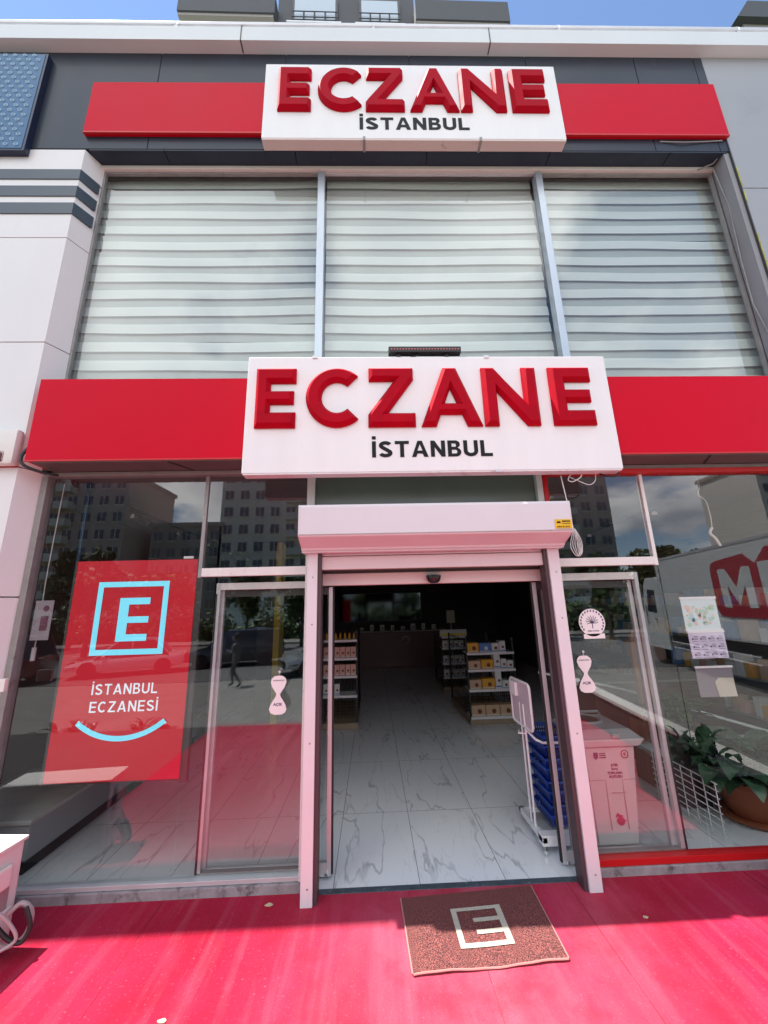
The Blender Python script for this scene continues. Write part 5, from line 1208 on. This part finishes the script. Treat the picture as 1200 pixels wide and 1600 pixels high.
def car(label, m, L_, H_, W_, suv, group='cars in the street'):
    """body along +x, front at +x"""
    t = thing('parked_car', label, 'car', (0, 0, 0), group)
    h0, hb = .28, H_*.56; hw = W_/2
    st = [(-L_/2, .5, hb*.92, .86), (-L_/2+.12, .3, hb*.99, .95), (-L_*.32, h0-.04, hb, 1), (0, h0-.06, hb*.98, 1), (L_*.22, h0-.06, hb*.94, 1), (L_*.40, .28, hb*.80, .96), (L_/2-.06, .32, hb*.66, .88), (L_/2, .42, hb*.55, .78)]
    g = MB(); rings = []
    for (x, zl, zh, wf) in st:
        w = hw*wf; rings.append([g.bm.verts.new(p) for p in ((x, -w*.9, zl), (x, -w, zl+.14), (x, -w, zh-.16), (x, -w*.9, zh), (x, w*.9, zh), (x, w, zh-.16), (x, w, zl+.14), (x, w*.9, zl))])
    for a, b in zip(rings, rings[1:]):
        for k in range(8): g.bm.faces.new((a[k], b[k], b[(k+1) % 8], a[(k+1) % 8]))
    g.bm.faces.new(rings[0]); g.bm.faces.new(rings[-1][::-1])
    body = g.build('body', m, t, smooth=True)
    g = MB(); rear = -L_/2+.12 if suv else -L_*.36
    gs = [(rear, hb*.97, .86), (rear+.28 if suv else rear+.62, H_-.05, .74), (0, H_, .76), (L_*.08, H_-.04, .74), (L_*.27, hb*.93, .86)]
    pr = None
    for (x, z, wf) in gs:
        w = hw*wf; cur = [g.bm.verts.new((x, -w, z)), g.bm.verts.new((x, w, z)), g.bm.verts.new((x, hw*.93, hb*.93)), g.bm.verts.new((x, -hw*.93, hb*.93))]
        if pr:
            for k in range(4): g.bm.faces.new((pr[k], cur[k], cur[(k+1) % 4], pr[(k+1) % 4]))
        pr = cur
    g.build('window', 'win_dark', t, smooth=False)
    g = MB(); xs_ = [(rear+.24 if suv else rear+.58), 0, L_*.1]
    g.prism([(xs_[0], H_-.055), (0, H_+.002), (L_*.085, H_-.035), (L_*.085, H_-.005), (0, H_+.022), (xs_[0], H_-.03)], 'y', -hw*.75, hw*.75)
    for sy in (-1, 1):
        for a, b in (((rear, hb*.97), (xs_[0], H_-.04)), ((L_*.27, hb*.93), (L_*.085, H_-.02)), ((-.15, hb*.97), (-.12, H_-.03))):
            g.tube([(a[0], sy*hw*.87, a[1]), (b[0], sy*hw*.755, b[1])], .035, 6)
    g.build('roof', m, t)
    wh = None
    for sx in (-L_*.31, L_*.31):
        for sy in (-1, 1):
            y = sy*(hw-.08)
            if wh is None:
                wh = MB().lathe([(.20, -.1), (.31, -.1), (.325, -.06), (.325, .06), (.31, .1), (.20, .1)], 0, 0, 26).build('wheel', 'tyre', t, xf=Matrix.Rotation(R(90), 4, 'X')); rim = MB().lathe([(.0005, -.085), (.19, -.085), (.2, -.04), (.2, .04), (.19, .085), (.0005, .085)], 0, 0, 14).build('rim', 'chrome', wh, xf=Matrix.Rotation(R(90), 4, 'X')); c = wh
            else:
                c = wh.copy(); COL.objects.link(c); r_ = rim.copy(); COL.objects.link(r_); r_.parent = c
            c.location = (sx, y, .325)
    for sy in (-1, 1):
        MB().box(L_/2-.14, L_/2-.02, sy*hw*.62-.16, sy*hw*.62+.16, hb*.5, hb*.62, .03).build('headlight', 'lamp', t); MB().box(-L_/2+.0, -L_/2+.12, sy*hw*.7-.12, sy*hw*.7+.12, hb*.7, hb*.9, .03).build('tail_light', 'led_red', t)
        MB().box(L_*.17, L_*.21, sy*(hw+.02)-.09, sy*(hw+.02)+.09, hb*.95, hb*1.08, .03).build('mirror', m, t)
    MB().box(L_/2-.03, L_/2+.012, -.45, .45, hb*.38, hb*.52, .01).build('grille', 'rubber', t)
    g = MB(); 
    for sy in (-1, 1): g.tube([(-L_*.3, sy*hw*.8, H_-.0), (L_*.05, sy*hw*.8, H_+.0)], .015, 6)
    g.build('trim', 'chrome', t)
    MB().box(L_/2+.008, L_/2+.02, -.24, .24, hb*.26, hb*.37).build('number_plate', 'white_box', t)
    return t
def place(o, p0, p1, yaw_flip=False):
    a, b = Vector((p0[0], .12-p0[1], -.715)), Vector((p1[0], .12-p1[1], -.715)); c = (a+b)/2; d = b-a
    o.location = c; o.rotation_euler = (0, 0, math.atan2(d.y, d.x)); return o
place(car('white saloon car parked at an angle, mirrored in the red poster', 'car_white', 4.3, 1.42, 1.75, False), (-8.6, 15.6), (-12.4, 14.2))
place(car('dark estate car with chrome window trim mirrored in the left door glass', 'car_black', 4.5, 1.62, 1.85, True), (-4.4, 16.9), (-8.7, 16.2))
place(car('silver car mirrored beside the left shutter rail', 'car_silver', 4.2, 1.45, 1.75, False), (-.2, 14.6), (-3.2, 13.2))
place(car('dark red van like car mirrored left of the poster', 'car_red', 4.6, 1.75, 1.85, True), (-13.0, 13.4), (-17.0, 12.2))

# white lorry with red lettered box (real geometry to the right of the camera)
tk = thing('delivery_lorry', 'white box lorry with red panel lettering parked in front on the right', 'lorry', (10.6, -9.6, -.735))
pa, pb = Vector((11.5, -12.1, 0)), Vector((9.9, -5.6, 0)); dd = (pb-pa).normalized(); LR = 7.9
ang = math.atan2(dd.y, dd.x); TM = Matrix.Translation(pa) @ Matrix.Rotation(ang, 4, 'Z')    # local +x along the box towards the shop, +y to -x side (visible side)
MB().box(0, LR, -2.4, 0, .62, 3.4, .03).build('cargo_box', 'truck_white', tk, xf=TM)
g = MB()
for x in (0, LR-.06): g.box(x, x+.06, -.01, .012, .62, 3.4)
g.box(0, LR, -.01, .012, 3.32, 3.4); g.box(0, LR, -.01, .012, .62, .70); g.build('edge_rail', 'alu', tk, xf=TM)
g = MB(); px0 = 3.6
g.prism([(px0+.3, 1.28), (px0+4.1, 1.28), (px0+4.1, 3.1), (px0+2.45, 3.1), (px0+2.0, 2.72), (px0+1.6, 3.02), (px0+.3, 2.93), (px0+.08, 2.85), (px0, 2.65), (px0, 1.5), (px0+.08, 1.34)], 'y', .014, .022)
g.build('red_panel', 'truck_red', tk, xf=TM)
def emm(x, z, w, h):
    return [(x, z), (x+w*.24, z), (x+w*.24, z+h*.55), (x+w*.5, z+h*.05), (x+w*.76, z+h*.55), (x+w*.76, z), (x+w, z), (x+w, z+h), (x+w*.76, z+h), (x+w*.5, z+h*.5), (x+w*.24, z+h), (x, z+h)]
g = MB(); g.prism(emm(px0+.38, 1.55, 1.4, 1.12), 'y', .023, .03); g.prism(emm(px0+2.1, 1.55, 1.8, 1.2), 'y', .023, .03); g.build('panel_lettering', 'truck_white', tk, xf=TM)
cabp = [(-2.0, -.1), (-.15, -.1), (-.15, 2.55), (-.5, 2.72), (-1.35, 2.72), (-1.65, 2.4), (-1.95, 1.35), (-2.08, 1.2), (-2.1, .2)]
MB().prism(cabp, 'y', -2.25, -.1).build('cab', 'truck_white', tk, xf=TM)
MB().prism([(-1.55, 1.35), (-.75, 1.3), (-.7, 2.2), (-1.3, 2.25)], 'y', -.1, -.085).build('side_window', 'win_dark', tk, xf=TM)
MB().prism([(-1.995, 1.4), (-1.975, 1.42), (-1.68, 2.35), (-1.70, 2.36)], 'y', -2.1, -.25).build('windscreen', 'win_dark', tk, xf=TM)
m_ = MB().box(-1.75, -1.6, .0, .14, 1.35, 1.8, .03).build('wing_mirror', 'rubber', tk, xf=TM)
MB().box(-.95, -.8, -.084, -.06, 1.0, 1.06).build('door_handle', 'rubber', tk, xf=TM)
for wx in (-1.2, LR-1.5, LR-2.5):
    for wy in (-.25, -2.15):
        MB().lathe([(.25, -.14), (.46, -.14), (.5, -.1), (.5, .1), (.46, .14), (.25, .14)], 0, 0, 28).build('wheel', 'tyre', tk, xf=TM @ Matrix.Translation((wx, wy, -.235)) @ Matrix.Rotation(R(90), 4, 'X'))
MB().box(-.1, LR-.1, -2.2, -.2, .2, .6).build('chassis', 'rubber', tk, xf=TM)
g = MB(); g.tube([(.2, -.05, .25), (LR-3, -.05, .25)], .03); g.tube([(.2, -.05, .05), (LR-3, -.05, .05)], .03); g.build('side_guard', 'alu', tk, xf=TM)

# passer-by (mirrored in the left door leaf)
def person(label, loc, rz):
    t = thing('person', label, 'person', loc)
    me = bpy.data.meshes.new('body'); 
    J = {'pel': (0, 0, .93, .13), 'sp': (0, .0, 1.12, .125), 'ch': (0, .02, 1.32, .145), 'nk': (0, .02, 1.47, .055), 'hd': (0, .05, 1.57, .085), 'hd2': (0, .045, 1.66, .08),
         'hL': (-.09, 0, .90, .095), 'kL': (-.10, .20, .52, .06), 'aL': (-.10, .12, .10, .04), 'tL': (-.10, .30, .05, .035),
         'hR': (.09, 0, .90, .095), 'kR': (.10, .0, .50, .06), 'aR': (.10, -.28, .14, .04), 'tR': (.10, -.14, .04, .035),
         'sL': (-.18, .02, 1.40, .06), 'eL': (-.25, -.05, 1.14, .043), 'wL': (-.24, .12, .95, .03),
         'sR': (.18, .02, 1.40, .06), 'eR': (.25, .02, 1.14, .043), 'wR': (.20, .22, 1.22, .03)}
    names = list(J); E_ = [('pel', 'sp'), ('sp', 'ch'), ('ch', 'nk'), ('nk', 'hd'), ('hd', 'hd2'), ('pel', 'hL'), ('hL', 'kL'), ('kL', 'aL'), ('aL', 'tL'), ('pel', 'hR'), ('hR', 'kR'), ('kR', 'aR'), ('aR', 'tR'), ('ch', 'sL'), ('sL', 'eL'), ('eL', 'wL'), ('ch', 'sR'), ('sR', 'eR'), ('eR', 'wR')]
    V = [J[k][:3] for k in names]; RR = [J[k][3] for k in names]; EI = [(names.index(a), names.index(b)) for a, b in E_]
    for w in ('wL', 'wR'):          # hand: palm and five fingers
        bx, by, bz = J[w][:3]; wi = names.index(w); pi_ = len(V); V.append((bx, by+.05, bz-.05)); RR.append(.026); EI.append((wi, pi_))
        for f in range(5):
            q = len(V); ox = (f-2)*.018; V.append((bx+ox, by+.09, bz-.09-(.01 if f in (1, 2, 3) else 0))); RR.append(.009); EI.append((pi_, q)); V.append((bx+ox, by+.11, bz-.13)); RR.append(.008); EI.append((q, q+1))
    me.from_pydata(V, EI, []); o = bpy.data.objects.new('body', me); COL.objects.link(o); o.parent = t
    sk = o.modifiers.new('skin', 'SKIN'); 
    for v, r_ in zip(me.skin_vertices[0].data, RR): v.radius = (r_, r_*.85)
    me.skin_vertices[0].data[0].use_root = True
    ss = o.modifiers.new('sub', 'SUBSURF'); ss.levels = 1; ss.render_levels = 2
    me.materials.append(M['cloth_grey'])
    g = MB(); g.lathe([(.02, 1.78), (.075, 1.755), (.10, 1.69), (.098, 1.62), (.08, 1.58)], 0, .03, 18); g.build('hair', 'hair', None).parent = t
    g = MB(); g.lathe([(.05, 1.53), (.082, 1.58), (.088, 1.64), (.07, 1.70)], 0, .058, 16); g.build('face', 'skin', None).parent = t
    t.rotation_euler = (0, 0, rz); return t
person('person in dark clothes walking along the pavement, mirrored in the door glass', (-4.75, -11.0, -.735), R(100))

# planter / low black rail at the terrace edge (mirrored below the cars)
leaves('shrub', 'leaf_dark', refl_blocker, 3.0, -.75, .38, 50, .15, .3, .22, 77, .3, (30, 90))  # foliage on the added box that blocks the carpet reflection
for i, (x, lab) in enumerate(((-5.2, 'black planter box with shrub at the terrace edge, left one'), (-3.9, 'black planter box with shrub at the terrace edge, right one'))):
    t = thing('planter', lab, 'planter', (x, -4.2, -.72), 'planters at the terrace edge'); MB().box(x-.45, x+.45, -4.5, -4.05, -.72, -.25, .01).build('box', 'frame_dark', t)
    leaves('shrub', 'leaf_dark', t, x, -4.25, -.3, 60, .2, .4, .3, 30+i, .3, (30, 90))
